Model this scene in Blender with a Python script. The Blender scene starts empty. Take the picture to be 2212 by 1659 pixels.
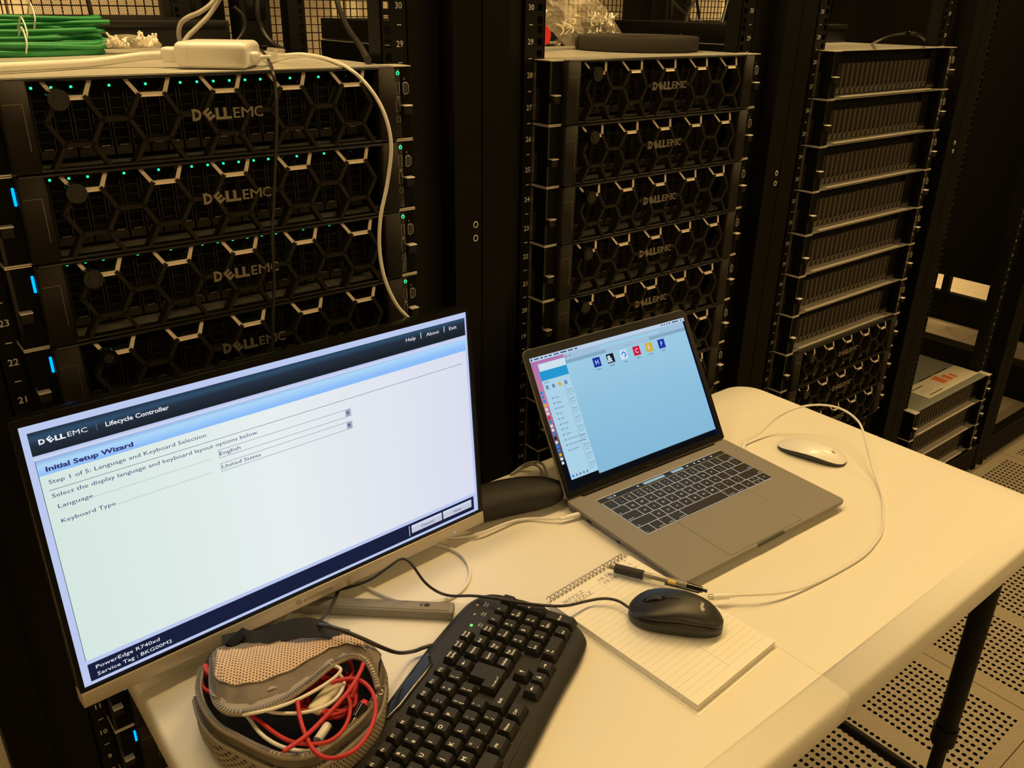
import bpy, bmesh, math, random
from mathutils import Vector, Matrix
random.seed(7)
C = bpy.context.scene.collection
D = bpy.data
PI = math.pi
U = 0.04445          # one rack unit
ZR = 0.09            # height of rack unit zero above the floor
TZ = 0.74            # table top height

# ---------------------------------------------------------------- camera
CAM = Vector((-1.07699, -0.98382, 1.42732))
YAW, PITCH, ROLL, FPX = 0.685648, -0.422813, 0.0174892, 1824.09
_f = Vector((math.sin(YAW)*math.cos(PITCH), math.cos(YAW)*math.cos(PITCH), math.sin(PITCH)))
_r0 = Vector((math.cos(YAW), -math.sin(YAW), 0)); _u0 = _r0.cross(_f)
_r = _r0*math.cos(ROLL) + _u0*math.sin(ROLL); _u = -_r0*math.sin(ROLL) + _u0*math.cos(ROLL)
cd = D.cameras.new('camera'); cam = D.objects.new('camera', cd); C.objects.link(cam)
cd.sensor_width = 36; cd.lens = FPX*36/2212; cd.clip_start = 0.01; cd.clip_end = 60
cam.matrix_world = Matrix(((_r.x, _u.x, -_f.x, CAM.x), (_r.y, _u.y, -_f.y, CAM.y), (_r.z, _u.z, -_f.z, CAM.z), (0, 0, 0, 1)))
bpy.context.scene.camera = cam

def ray(px, py):
    return _f + _r*((px-1106)/FPX) - _u*((py-829.5)/FPX)
def at(px, py, z=TZ):            # point of a horizontal surface seen at a pixel
    d = ray(px, py); return CAM + d*((z-CAM.z)/d.z)
def aty(px, py, y):              # point of a vertical plane parallel to the racks
    d = ray(px, py); return CAM + d*((y-CAM.y)/d.y)

# ---------------------------------------------------------------- world, light, exposure
sc = bpy.context.scene
w = D.worlds.new('world'); sc.world = w; w.use_nodes = True
w.node_tree.nodes['Background'].inputs[0].default_value = (1, .7, .35, 1)
w.node_tree.nodes['Background'].inputs[1].default_value = 0.02
sc.view_settings.view_transform = 'Standard'; sc.view_settings.look = 'None'
sc.view_settings.exposure = 0.0; sc.view_settings.gamma = 1; sc.view_settings.use_curve_mapping = False
WARM = (1.0, 0.675, 0.275)
def area(name, loc, sx, sy, power, col=WARM, rot=(0, 0, 0), spread=PI):
    l = D.lights.new(name, 'AREA'); l.shape = 'RECTANGLE'; l.size = sx; l.size_y = sy; l.energy = power; l.color = col; l.spread = spread
    o = D.objects.new(name, l); C.objects.link(o); o.location = loc; o.rotation_euler = rot
    return o
for x, y, e in ((-.75, .10, 22), (.42, -.07, 21), (1.95, -.07, 19)):
    area('ceiling_lamp_over_racks', (x, y, 2.42), 1.0, .14, e)
for x, e in ((-2.4, 19), (-.9, 19), (1.6, 17), (3.6, 22)):
    area('ceiling_lamp_front_aisle', (x, -2.9, 2.72), 1.15, .25, e)
for x in (-.6, 1.4, 3.4):
    area('ceiling_lamp_rear_aisle', (x, 1.75, 2.72), 1.2, .3, 38, spread=math.radians(62))

# ---------------------------------------------------------------- materials
def mat(name, col, rough=.5, metal=0, emit=None, estr=1, spec=.5, bump=0, bscale=200, noise=0, alpha=None, trans=0, coat=0):
    m = D.materials.new(name); m.use_nodes = True; nt = m.node_tree; b = nt.nodes['Principled BSDF']
    b.inputs['Base Color'].default_value = (*col, 1); b.inputs['Roughness'].default_value = rough
    b.inputs['Metallic'].default_value = metal; b.inputs['Specular IOR Level'].default_value = spec
    if coat: b.inputs['Coat Weight'].default_value = coat
    if trans: b.inputs['Transmission Weight'].default_value = trans
    if alpha is not None: b.inputs['Alpha'].default_value = alpha
    if emit: b.inputs['Emission Color'].default_value = (*emit, 1); b.inputs['Emission Strength'].default_value = estr
    if bump or noise:
        tc = nt.nodes.new('ShaderNodeTexCoord'); n = nt.nodes.new('ShaderNodeTexNoise'); n.inputs['Scale'].default_value = bscale
        nt.links.new(tc.outputs['Object'], n.inputs['Vector'])
        if bump:
            bp = nt.nodes.new('ShaderNodeBump'); bp.inputs['Strength'].default_value = bump; bp.inputs['Distance'].default_value = .001
            nt.links.new(n.outputs['Fac'], bp.inputs['Height']); nt.links.new(bp.outputs[0], b.inputs['Normal'])
        if noise:
            r = nt.nodes.new('ShaderNodeMapRange'); r.inputs[1].default_value = .3; r.inputs[2].default_value = .7
            r.inputs[3].default_value = 1-noise; r.inputs[4].default_value = 1+noise
            mx = nt.nodes.new('ShaderNodeVectorMath'); mx.operation = 'SCALE'; mx.inputs[0].default_value = col
            nt.links.new(n.outputs['Fac'], r.inputs[0]); nt.links.new(r.outputs[0], mx.inputs['Scale']); nt.links.new(mx.outputs[0], b.inputs['Base Color'])
    return m
def emis(name, col, s=1.0):
    m = D.materials.new(name); m.use_nodes = True; nt = m.node_tree; nt.nodes.clear()
    e = nt.nodes.new('ShaderNodeEmission'); e.inputs[0].default_value = (*col, 1); e.inputs[1].default_value = s
    o = nt.nodes.new('ShaderNodeOutputMaterial'); nt.links.new(e.outputs[0], o.inputs[0]); return m
def dots(name, col, hole, px, py, rad, axes='XY', thru=False, stagger=False, rough=.6, metal=0, bumpy=0, region=None, coord='Object', grain=0):
    """surface with a regular lattice of round holes; thru lets light pass through the holes"""
    m = D.materials.new(name); m.use_nodes = True; nt = m.node_tree; N = nt.nodes.new; L = nt.links.new
    b = nt.nodes['Principled BSDF']; b.inputs['Roughness'].default_value = rough; b.inputs['Metallic'].default_value = metal
    tc = N('ShaderNodeTexCoord'); sp = N('ShaderNodeSeparateXYZ'); L(tc.outputs[coord], sp.inputs[0])
    def M(op, a, b_=0, c=None):
        n = N('ShaderNodeMath'); n.operation = op
        for i, v in enumerate((a, b_) if c is None else (a, b_, c)):
            if isinstance(v, (int, float)): n.inputs[i].default_value = v
            else: L(v, n.inputs[i])
        return n.outputs[0]
    X = sp.outputs['XYZ'.index(axes[0])]; Y = sp.outputs['XYZ'.index(axes[1])]
    uy = M('DIVIDE', Y, py)
    ux = M('DIVIDE', X, px)
    if stagger: ux = M('ADD', ux, M('MULTIPLY', M('FLOORED_MODULO', M('FLOOR', uy), 2), .5))
    fx = M('MULTIPLY', M('SUBTRACT', M('FLOORED_MODULO', ux, 1), .5), px)
    fy = M('MULTIPLY', M('SUBTRACT', M('FLOORED_MODULO', uy, 1), .5), py)
    d = M('SQRT', M('ADD', M('MULTIPLY', fx, fx), M('MULTIPLY', fy, fy)))
    mask = M('LESS_THAN', d, rad)
    if region:
        (ox, tx, bands_x), (oy, ty, bands_y) = region
        mx_ = M('FLOORED_MODULO', M('SUBTRACT', X, ox), tx); my_ = M('FLOORED_MODULO', M('SUBTRACT', Y, oy), ty)
        inx = None
        for a, c in bands_x:
            t = M('MULTIPLY', M('GREATER_THAN', mx_, a), M('LESS_THAN', mx_, c)); inx = t if inx is None else M('ADD', inx, t)
        iny = None
        for a, c in bands_y:
            t = M('MULTIPLY', M('GREATER_THAN', my_, a), M('LESS_THAN', my_, c)); iny = t if iny is None else M('ADD', iny, t)
        mask = M('MULTIPLY', mask, M('MULTIPLY', M('MULTIPLY', inx, iny), M('LESS_THAN', Y, -.04)))
        seam = M('ADD', M('LESS_THAN', mx_, .0022), M('LESS_THAN', my_, .0022))
    basecol = N('ShaderNodeRGB'); basecol.outputs[0].default_value = (*col, 1); bc = basecol.outputs[0]
    if grain:
        n = N('ShaderNodeTexNoise'); n.inputs['Scale'].default_value = 420; n.inputs['Detail'].default_value = 3; L(tc.outputs[coord], n.inputs['Vector'])
        v = N('ShaderNodeVectorMath'); v.operation = 'SCALE'; L(bc, v.inputs[0])
        r = N('ShaderNodeMapRange'); r.inputs[1].default_value = .36; r.inputs[2].default_value = .64; r.inputs[3].default_value = 1-grain; r.inputs[4].default_value = 1+grain
        L(n.outputs['Fac'], r.inputs[0]); L(r.outputs[0], v.inputs['Scale']); bc = v.outputs[0]
    if region:
        mm = N('ShaderNodeMixRGB'); L(M('MINIMUM', seam, 1), mm.inputs[0]); L(bc, mm.inputs[1]); mm.inputs[2].default_value = (.03, .018, .008, 1); bc = mm.outputs[0]
    if thru:
        L(bc, b.inputs['Base Color'])
        tr = N('ShaderNodeBsdfTransparent'); mx = N('ShaderNodeMixShader')
        L(mask, mx.inputs[0]); L(b.outputs[0], mx.inputs[1]); L(tr.outputs[0], mx.inputs[2]); L(mx.outputs[0], nt.nodes['Material Output'].inputs[0])
    else:
        mm = N('ShaderNodeMixRGB'); L(mask, mm.inputs[0]); L(bc, mm.inputs[1]); mm.inputs[2].default_value = (*hole, 1); L(mm.outputs[0], b.inputs['Base Color'])
    return m

M_ = {
 'black': mat('rack black paint', (.0045, .0042, .0036), .5, spec=.2, bump=.25, bscale=900),
 'blackface': mat('rack powder coat', (.0042, .0037, .0028), .6, spec=.12, bump=.3, bscale=1200),
 'deep': mat('black plastic matte', (.003, .003, .0028), .7, spec=.12),
 'gloss': mat('black glossy plastic', (.008, .008, .008), .18, spec=.6),
 'bezel': mat('bezel charcoal plastic', (.020, .017, .013), .6, spec=.16, bump=.2, bscale=1500),
 'silver': mat('bezel champagne accent', (.95, .83, .72), .4, metal=.0),
 'ledge': mat('pale brushed ledge', (.85, .8, .72), .35, metal=.25),
 'metal': mat('galvanised sheet metal', (.58, .56, .5), .38, metal=.4, noise=.06, bscale=60),
 'plate': mat('nickel edge metal', (.85, .80, .72), .35, metal=.25),
 'lidgrey': mat('grey green lid metal', (.33, .35, .31), .45, metal=.4),
 'drive': mat('drive carrier charcoal', (.03, .026, .022), .5, metal=.3),
 'drivelite': mat('open drive carrier grey', (.115, .10, .082), .5, metal=.2),
 'drivehi': mat('drive carrier satin metal', (.3, .26, .22), .35, metal=.7),
 'white': mat('white plastic', (.82, .81, .78), .35, coat=.2),
 'table': mat('moulded white table plastic', (.76, .735, .68), .6, bump=.12, bscale=500, spec=.2),
 'ink': mat('white print', (.75, .75, .72), .6),
 'cordwhite': mat('white cable rubber', (.78, .76, .72), .45),
 'cordblack': mat('black cable rubber', (.02, .018, .016), .4),
 'cordgrey': mat('grey cord', (.28, .26, .23), .6),
 'red': mat('red braided cable', (.55, .02, .02), .4, bump=.6, bscale=1500, spec=.6),
 'redplastic': mat('red plastic', (.75, .03, .02), .35),
 'green': mat('green patch cable', (.008, .21, .05), .45),
 'clear': mat('clear plastic', (.75, .68, .55), .14, trans=.0, alpha=.26, spec=.8),
 'wallpaint': mat('beige wall paint', (.7, .66, .56), .8, bump=.1, bscale=150),
 'ceil': mat('ceiling tile', (.5, .48, .42), .9, noise=.1, bscale=80),
 'alu': mat('space grey aluminium', (.23, .215, .195), .62, metal=.12, spec=.3),
 'aludark': mat('space grey aluminium groove', (.06, .06, .055), .5, metal=.4),
 'keyblack': mat('laptop key black', (.012, .011, .011), .5, spec=.4),
 'legend': emis('backlit legend white', (.9, .88, .82), .85),
 'kprint': mat('keyboard legend print', (.85, .85, .82), .5),
 'kbody': mat('keyboard body black', (.008, .0078, .007), .45, spec=.4, bump=.5, bscale=1800),
 'kkey': mat('keyboard key black', (.010, .0095, .008), .5, spec=.35, bump=.35, bscale=2000),
 'mouse': mat('mouse satin black', (.016, .0155, .014), .38, spec=.5, bump=.15, bscale=2500),
 'paper': mat('ruled paper', (.84, .82, .76), .8),
 'line': mat('ruled line', (.5, .5, .5), .8),
 'pencil': mat('pencil grey', (.22, .2, .18), .8),
 'steel': mat('steel wire', (.55, .5, .42), .25, metal=1),
 'rubber': mat('black rubber grip', (.02, .018, .015), .65, bump=.5, bscale=1500),
 'yellow': mat('yellow ink plug', (.9, .6, .05), .4),
 'leather': mat('black textured leatherette', (.011, .010, .009), .5, bump=1.0, bscale=900, spec=.45),
 'fabric': mat('grey brown nylon', (.16, .13, .105), .75, noise=.25, bscale=40, bump=.3),
 'fabricdark': mat('dark nylon lining', (.03, .026, .022), .8),
 'webbing': mat('black webbing strap', (.01, .01, .01), .8, bump=.6, bscale=1200),
 'ziptape': mat('zip tape grey', (.33, .29, .25), .7, bump=.5, bscale=900),
 'zipteeth': mat('zip teeth pewter', (.2, .18, .16), .35, metal=.6),
 'monblack': mat('monitor bezel black', (.003, .003, .003), .28, spec=.18),
 'monchin': mat('monitor champagne chin', (.5, .44, .36), .4, metal=.45),
 'chintext': mat('monitor chin lettering', (.22, .19, .15), .5, metal=.4),
 'sticker': mat('cream label paper', (.75, .7, .58), .6),
 'orange': mat('orange label print', (.75, .2, .06), .6),
 'pink': mat('pink tag', (.7, .16, .16), .6),
 'beigepanel': mat('cream metal panel', (.72, .66, .52), .6),
 'foam': mat('black foam tape', (.028, .023, .018), .9, bump=.8, bscale=900),
}
GREEN = emis('green indicator light', (.02, .9, .3), 2.2)
GREEND = emis('dim green indicator light', (.01, .05, .02), .5)
BLUE = emis('blue indicator bar', (.0, .28, 1.0), 2.2)
BLUEDOT = emis('small blue power light', (.25, .45, 1.0), 1.5)
KGREEN = emis('keyboard green light', (.1, .9, .1), 2.5)

# ---------------------------------------------------------------- mesh builder
_tcache = {}
def text_data(s, bold=0):
    k = (s, bold)
    if k not in _tcache:
        cu = D.curves.new('t', 'FONT'); cu.body = s; cu.size = 1; cu.resolution_u = 2; cu.offset = bold
        o = D.objects.new('t', cu); me = o.to_mesh()
        vs = [(v.co.x, v.co.y) for v in me.vertices]; fs = [tuple(p.vertices) for p in me.polygons]
        o.to_mesh_clear(); D.objects.remove(o); D.curves.remove(cu)
        _tcache[k] = (vs, fs)
    return _tcache[k]
CAPH = max(v[1] for v in text_data('H')[0])

def spline(pts, n=8, closed=False):
    P = [Vector(p) for p in pts]; out = []
    if closed: P = [P[-1]] + P + [P[0], P[1]]
    else: P = [P[0]*2-P[1]] + P + [P[-1]*2-P[-2]]
    for i in range(1, len(P)-2):
        a, b, c, d = P[i-1], P[i], P[i+1], P[i+2]
        for k in range(n):
            t = k/n
            out.append(.5*((2*b)+(c-a)*t+(2*a-5*b+4*c-d)*t*t+(3*b-a-3*c+d)*t**3))
    if not closed: out.append(P[-2].copy())
    return out

class G:
    def __init__(s): s.v = []; s.f = []; s.m = []; s.sm = []; s.mats = []
    def mi(s, m):
        if isinstance(m, str): m = M_[m]
        if m not in s.mats: s.mats.append(m)
        return s.mats.index(m)
    def add(s, vs, fs, m, smooth=False):
        k = len(s.v); i = s.mi(m); s.v += [tuple(v) for v in vs]
        for f in fs: s.f.append(tuple(k+a for a in f)); s.m.append(i); s.sm.append(smooth)
        return s
    def box(s, x0, x1, y0, y1, z0, z1, m):
        vs = [(x, y, z) for x in (x0, x1) for y in (y0, y1) for z in (z0, z1)]
        return s.add(vs, [(0, 1, 3, 2), (4, 6, 7, 5), (0, 4, 5, 1), (2, 3, 7, 6), (0, 2, 6, 4), (1, 5, 7, 3)], m)
    def rbox(s, x0, x1, y0, y1, z0, z1, m, r=.002, seg=2, only=None, smooth=True):
        bm = bmesh.new(); bmesh.ops.create_cube(bm, size=1)
        for v in bm.verts: v.co = Vector(((x0+x1)/2+v.co.x*(x1-x0), (y0+y1)/2+v.co.y*(y1-y0), (z0+z1)/2+v.co.z*(z1-z0)))
        es = bm.edges[:]
        if only == 'z': es = [e for e in es if abs(e.verts[0].co.z-e.verts[1].co.z) > 1e-6]
        if only == 'x': es = [e for e in es if abs(e.verts[0].co.x-e.verts[1].co.x) > 1e-6]
        if only == 'top': es = [e for e in es if not (e.verts[0].co.z < (z0+z1)/2 and e.verts[1].co.z < (z0+z1)/2)]
        bmesh.ops.bevel(bm, geom=es, offset=r, segments=seg, profile=.5, affect='EDGES')
        bm.verts.index_update()
        s.add([v.co[:] for v in bm.verts], [tuple(v.index for v in f.verts) for f in bm.faces], m, smooth); bm.free(); return s
    def cyl(s, a, b, r, m, n=16, r2=None, smooth=True):
        a = Vector(a); b = Vector(b); d = (b-a).normalized(); t = Vector((0, 0, 1)) if abs(d.z) < .9 else Vector((1, 0, 0))
        x = d.cross(t).normalized(); y = d.cross(x); r2 = r if r2 is None else r2
        vs = [a+(x*math.cos(2*PI*i/n)+y*math.sin(2*PI*i/n))*r for i in range(n)] + [b+(x*math.cos(2*PI*i/n)+y*math.sin(2*PI*i/n))*r2 for i in range(n)]
        s.add(vs, [(i, (i+1) % n, n+(i+1) % n, n+i) for i in range(n)], m, smooth)
        s.add(vs, [tuple(range(n))[::-1], tuple(range(n, 2*n))], m); return s
    def tube(s, pts, r, m, n=8, sub=8, closed=False, smooth=True):
        P = spline(pts, sub, closed) if sub else [Vector(p) for p in pts]
        vs = []; T = None; k = len(P)
        for i, p in enumerate(P):
            d = (P[(i+1) % k]-P[i-1]) if (closed or 0 < i < k-1) else (P[1]-P[0] if i == 0 else P[-1]-P[-2])
            d.normalize()
            if T is None: T = d.cross(Vector((0, 0, 1)) if abs(d.z) < .9 else Vector((1, 0, 0))).normalized()
            else: T = (T-d*T.dot(d)).normalized()
            B = d.cross(T); rr = r(i/(k-1)) if callable(r) else r
            vs += [p+(T*math.cos(2*PI*j/n)+B*math.sin(2*PI*j/n))*rr for j in range(n)]
        fs = [(i*n+j, i*n+(j+1) % n, ((i+1) % k)*n+(j+1) % n, ((i+1) % k)*n+j) for i in range(k if closed else k-1) for j in range(n)]
        s.add(vs, fs, m, smooth)
        if not closed: s.add(vs, [tuple(range(n))[::-1], tuple(range((k-1)*n, k*n))], m)
        return s
    def ribbon(s, pts, wv, th, m, sub=8):
        P = spline(pts, sub); wv = Vector(wv); vs = []
        for i, p in enumerate(P):
            d = (P[min(i+1, len(P)-1)]-P[max(i-1, 0)]).normalized(); wd = (wv-d*wv.dot(d)).normalized()*wv.length; nn = d.cross(wd).normalized()*th
            vs += [p-wd-nn, p+wd-nn, p+wd+nn, p-wd+nn]
        k = len(P)
        s.add(vs, [(i*4+j, i*4+(j+1) % 4, i*4+4+(j+1) % 4, i*4+4+j) for i in range(k-1) for j in range(4)]+[(3, 2, 1, 0), (k*4-4, k*4-3, k*4-2, k*4-1)], m, False); return s
    def prism(s, poly, z0, z1, m, inset=0, mt=None):
        n = len(poly); c = Vector((sum(p[0] for p in poly)/n, sum(p[1] for p in poly)/n))
        vs = [(p[0], p[1], z0) for p in poly]+[(c.x+(p[0]-c.x)*(1-inset), c.y+(p[1]-c.y)*(1-inset), z1) for p in poly]
        s.add(vs, [(i, (i+1) % n, n+(i+1) % n, n+i) for i in range(n)]+[tuple(range(n))[::-1]], m)
        s.add(vs, [tuple(range(n, 2*n))], mt or m); return s
    def quad(s, a, b, c, d, m): return s.add([a, b, c, d], [(0, 1, 2, 3)], m)
    def loft(s, rings, m, closed=True, cap0=False, cap1=False, smooth=True):
        n = len(rings[0]); vs = [v for r in rings for v in r]
        fs = [(i*n+j, i*n+(j+1) % n, (i+1)*n+(j+1) % n, (i+1)*n+j) for i in range(len(rings)-1) for j in range(n if closed else n-1)]
        if cap0: s.add(rings[0], [tuple(range(n))[::-1]], m)
        if cap1: s.add(rings[-1], [tuple(range(n))], m)
        return s.add(vs, fs, m, smooth)
    def text(s, t, o, ex, ey, h, m, width=None, align='l', bold=0):
        vs, fs = text_data(t, bold)
        if not vs: return s
        ex = Vector(ex); ey = Vector(ey); o = Vector(o); k = h/CAPH
        x0 = min(v[0] for v in vs); x1 = max(v[0] for v in vs); kx = k if width is None else width/(x1-x0)
        off = x0 if align == 'l' else (x0+x1)/2 if align == 'c' else x1
        s.add([o+ex*((v[0]-off)*kx)+ey*(v[1]*k) for v in vs], fs, m); return s
    def xf(s, M):
        s.v = [tuple(M @ Vector(v)) for v in s.v]; return s
    def mesh(s, name):
        me = D.meshes.new(name); me.from_pydata(s.v, [], s.f)
        for m in s.mats: me.materials.append(m)
        me.polygons.foreach_set('material_index', s.m); me.polygons.foreach_set('use_smooth', s.sm); me.update(); return me

def obj(name, g, parent=None, label=None, loc=None, rot=None):
    o = D.objects.new(name, g.mesh(name) if isinstance(g, G) else g); C.objects.link(o)
    if parent: o.parent = parent
    if label: o['label'] = label
    if loc: o.location = loc
    if rot: o.rotation_euler = rot
    return o
def thing(name, label, cat, loc=(0, 0, 0), rz=0, group=None):
    o = D.objects.new(name, None); C.objects.link(o); o.location = loc; o.rotation_euler = (0, 0, rz); o.empty_display_size = .02
    o['label'] = label; o['category'] = cat
    if group: o['group'] = group
    return o
def tag(o, label, cat, group=None, kind=None):
    o['label'] = label; o['category'] = cat
    if group: o['group'] = group
    if kind: o['kind'] = kind
    return o
def struct(name, g, loc=None):
    o = obj(name, g, loc=loc); o['kind'] = 'structure'; return o
def dup(o, parent=None, loc=None, label=None, group=None):
    c = o.copy(); C.objects.link(c); c.parent = parent
    if loc is not None: c.location = loc
    if label: c['label'] = label
    if group: c['group'] = group
    for ch in list(o.children): dup(ch, c)
    return c
X_, Y_, Z_ = Vector((1, 0, 0)), Vector((0, 1, 0)), Vector((0, 0, 1))

# ================================================================ the room
FT = dots('perforated raised floor tile', (.36, .31, .235), (0, 0, 0), .0204, .0137, .0047, 'XY', thru=True, stagger=False, rough=.55,
          region=((.731-.61*20, .61, ((.038, .283), (.329, .574))), (-.646-.61*20, .61, ((.034, .576),))), grain=.28)
struct('floor', G().quad((-4, -4, 0), (7, -4, 0), (7, 3, 0), (-4, 3, 0), FT))
struct('floor_plenum', G().quad((-4, -4, -.35), (7, -4, -.35), (7, 3, -.35), (-4, 3, -.35), 'deep'))
struct('wall_back', G().box(-4, 7, 3, 3.1, 0, 2.8, 'wallpaint'))
struct('wall_front', G().box(-4, 7, -4.1, -4, 0, 2.8, 'wallpaint'))
struct('wall_left', G().box(-4.1, -4, -4, 3, 0, 2.8, 'wallpaint'))
struct('wall_right', G().box(7, 7.1, -4, 3, 0, 2.8, 'wallpaint'))
struct('ceiling', G().box(-4, 7, -4, 3, 2.8, 2.9, 'ceil'))

# cabinets across the rear aisle, seen through the rear mesh doors
PERF = dots('cream perforated steel', (.60, .54, .42), (.035, .02, .01), .0064, .0056, .0016, 'XZ', stagger=True, rough=.6)
def far_cabinet(label, x):
    t = thing('rear_cabinet', label, 'cabinet', (x, 2.35, 0), group='cream cabinets across the rear aisle')
    obj('cabinet_body', G().box(-.3, .3, .02, .6, 0, 2.0, 'beigepanel'), t)
    g = G().box(-.3, -.245, 0, .02, 0, 2.0, 'beigepanel').box(.245, .3, 0, .02, 0, 2.0, 'beigepanel').box(-.245, .245, 0, .02, 1.94, 2.0, 'beigepanel').box(-.245, .245, 0, .02, 0, .08, 'beigepanel')
    d = obj('cabinet_door', g, t)
    obj('perforated_panel', G().box(-.245, .245, .006, .012, .08, 1.94, PERF), d)
for i, x in enumerate((-.78, -.17, .44, 1.05, 1.66, 2.27, 2.88)):
    far_cabinet('cream perforated cabinet behind the mesh rear doors, %s from the left' % ('first', 'second', 'third', 'fourth', 'fifth', 'sixth', 'seventh')[i], x)

# ================================================================ racks
HWID = .3575
ZT = ZR + 42.5*U + .01
def post_mesh(sgn):
    g = G()
    def bx(a, b, *r): g.box(min(sgn*a, sgn*b), max(sgn*a, sgn*b), *r)
    bx(.311, HWID-.0012, -.03, .03, 0, ZT+.05, 'blackface')           # face strip
    bx(.262, .311, .004, .012, .10, ZT, 'black')                        # recessed panel
    return g
def rail_mesh(sgn):
    g = G()
    xa, xb = .2225, .262; hc = .2325; hh = .0047; y0, y1 = 0, .0022
    def bx(a, b, *r): g.box(min(sgn*a, sgn*b), max(sgn*a, sgn*b), *r)
    z0 = ZR + .5*U
    bx(xa, hc-hh, y0, y1, z0, ZT, 'black'); bx(hc+hh, xb, y0, y1, z0, ZT, 'black')
    prev = z0
    for n in range(1, 43):
        for k in (-.015875, 0, .015875):
            zc = ZR+n*U+k; bx(hc-hh, hc+hh, y0, y1, prev, zc-hh, 'black'); prev = zc+hh
    bx(hc-hh, hc+hh, y0, y1, prev, ZT, 'black')
    bx(xa, xa+.002, y0, .03, z0, ZT, 'black'); bx(xb-.002, xb, y0, .03, z0, ZT, 'black')
    return g
def numbers_mesh(sgn):
    g = G()
    for n in range(1, 43):
        g.text(str(n), (sgn*.2495, -.0006, ZR+n*U-.0035), X_, Z_, .0072, 'ink', align='c', bold=.012)
        z = ZR+(n+.5)*U; g.quad((sgn*.2495-.0032, -.0006, z-.0006), (sgn*.2495+.0032, -.0006, z-.0006), (sgn*.2495+.0032, -.0006, z+.0006), (sgn*.2495-.0032, -.0006, z+.0006), 'ink')
    return g
def grommet_mesh():
    g = G()
    for dz in (0, -.0195):
        pts = [(.0035*math.cos(a), 0, .0042*math.sin(a)+dz) for a in [2*PI*i/16 for i in range(16)]]
        g.tube(pts, .0008, 'plate', n=6, sub=0, closed=True)
    return g
def make_rack(x, label, door=True):
    t = thing('server_rack', label, 'server rack', (x, 0, 0), group='row of black server racks')
    for sg in (-1, 1):
        p = obj('front_post', post_mesh(sg), t)
        if sg > 0: obj('lock_grommets', grommet_mesh(), p, 'pair of chrome rimmed holes', loc=(.3455, -.0312, 1.141))
        r = obj('mounting_rail', rail_mesh(sg), t)
        obj('unit_numbers', numbers_mesh(sg), r, 'white printed rack unit numbers')
        r = obj('mounting_rail', rail_mesh(sg), t, loc=(0, .75, 0))
        g = G(); a = sg*HWID-sg*.0012; b = sg*.30
        obj('rear_post', g.box(min(a, b), max(a, b), .98, 1.04, 0, ZT+.05, 'black'), t)
        obj('side_beam', G().box(min(sg*.318, a), max(sg*.318, a), .03, .98, 0, .142, 'black'), t)
        obj('top_beam', G().box(min(sg*.318, a), max(sg*.318, a), .03, .98, ZT, ZT+.05, 'black'), t)
    obj('base_panel', G().box(-.311, .311, -.028, .0, .012, .105, 'blackface').box(-.311, .311, -.032, -.026, .098, .103, 'black'), t)
    obj('rear_beam', G().box(-.311, .311, .99, 1.03, 0, .142, 'black'), t)
    obj('top_beam', G().box(-.311, .311, -.03, .0, ZT, ZT+.05, 'black'), t)
    for sg in (-1, 1): obj('levelling_foot', G().cyl((sg*.33, -.032, .0), (sg*.33, -.032, .02), .008, 'steel', 10), t)
    if door:
        f = G()
        for a, b in ((-HWID+.002, -HWID+.045), (HWID-.045, HWID-.002)): f.box(a, b, 1.045, 1.07, .05, ZT+.04, 'black')
        f.box(-HWID+.045, HWID-.045, 1.045, 1.07, .05, .10, 'black').box(-HWID+.045, HWID-.045, 1.045, 1.07, ZT-.01, ZT+.04, 'black')
        d = obj('rear_door', f, t)
        wm = mat('wire mesh dark', (.03, .012, .008), .5, metal=.4) if 'wm' not in M_ else M_['wm']; M_['wm'] = wm
        g = G(); n = int((2*HWID-.09)/.0182)
        for i in range(1, n+1):
            xx = -HWID+.045+i*.0182; g.box(xx-.0011, xx+.0011, 1.055, 1.0572, .10, ZT-.01, wm)
        k = int((ZT-.11)/.0182)
        for i in range(1, k+1):
            zz = .10+i*.0182; g.box(-HWID+.045, HWID-.045, 1.0572, 1.0594, zz-.0011, zz+.0011, wm)
        obj('wire_mesh', g, d)
    return t
RX = [-.715, 0, .715, 1.43, 2.145, 2.86]
racks = [make_rack(RX[0], 'black server rack at far left behind the monitor')]
for x, l in zip(RX[1:], ('black server rack second from left, behind the laptop', 'black server rack third from left, holding open drive servers',
                         'black server rack fourth from left, empty above three servers at its bottom', 'empty black server rack at right edge of the photo, fifth from left',
                         'empty black rack frame farthest right, glimpsed through the others')):
    racks.append(dup(racks[0], loc=(x, 0, 0), label=l, group='row of black server racks'))

# ================================================================ servers
FY = -.03
def chassis_mesh(lidmat='metal'):
    g = G()
    g.box(-.217, .217, .002, .70, .0015, .0862, 'deep')
    g.box(-.217, .217, FY, .70, .0868, .0880, lidmat)
    g.box(-.2165, -.2155, FY+.001, .69, .001, .0868, 'deep').box(.2155, .2165, FY+.001, .69, .001, .0868, 'deep')
    g.box(-.217, .217, FY+.002, .70, .0002, .0012, 'metal')
    return g
def drive_mesh():
    g = G()
    w = .0080
    g.box(-w, w, -.008, .002, .008, .082, 'deep')
    g.box(-w, -w+.0012, -.0115, -.008, .010, .072, 'drive').box(w-.0012, w, -.0115, -.008, .010, .072, 'drive')
    g.box(-w, w, -.0125, -.008, .008, .0165, 'drive').box(-w*.55, w*.55, -.0135, -.0125, .0172, .0182, 'drivehi')
    for k in range(5): g.box(-w+.002, w-.002, -.0095, -.008, .024+k*.010, .0248+k*.010, 'drive')
    return g
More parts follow.
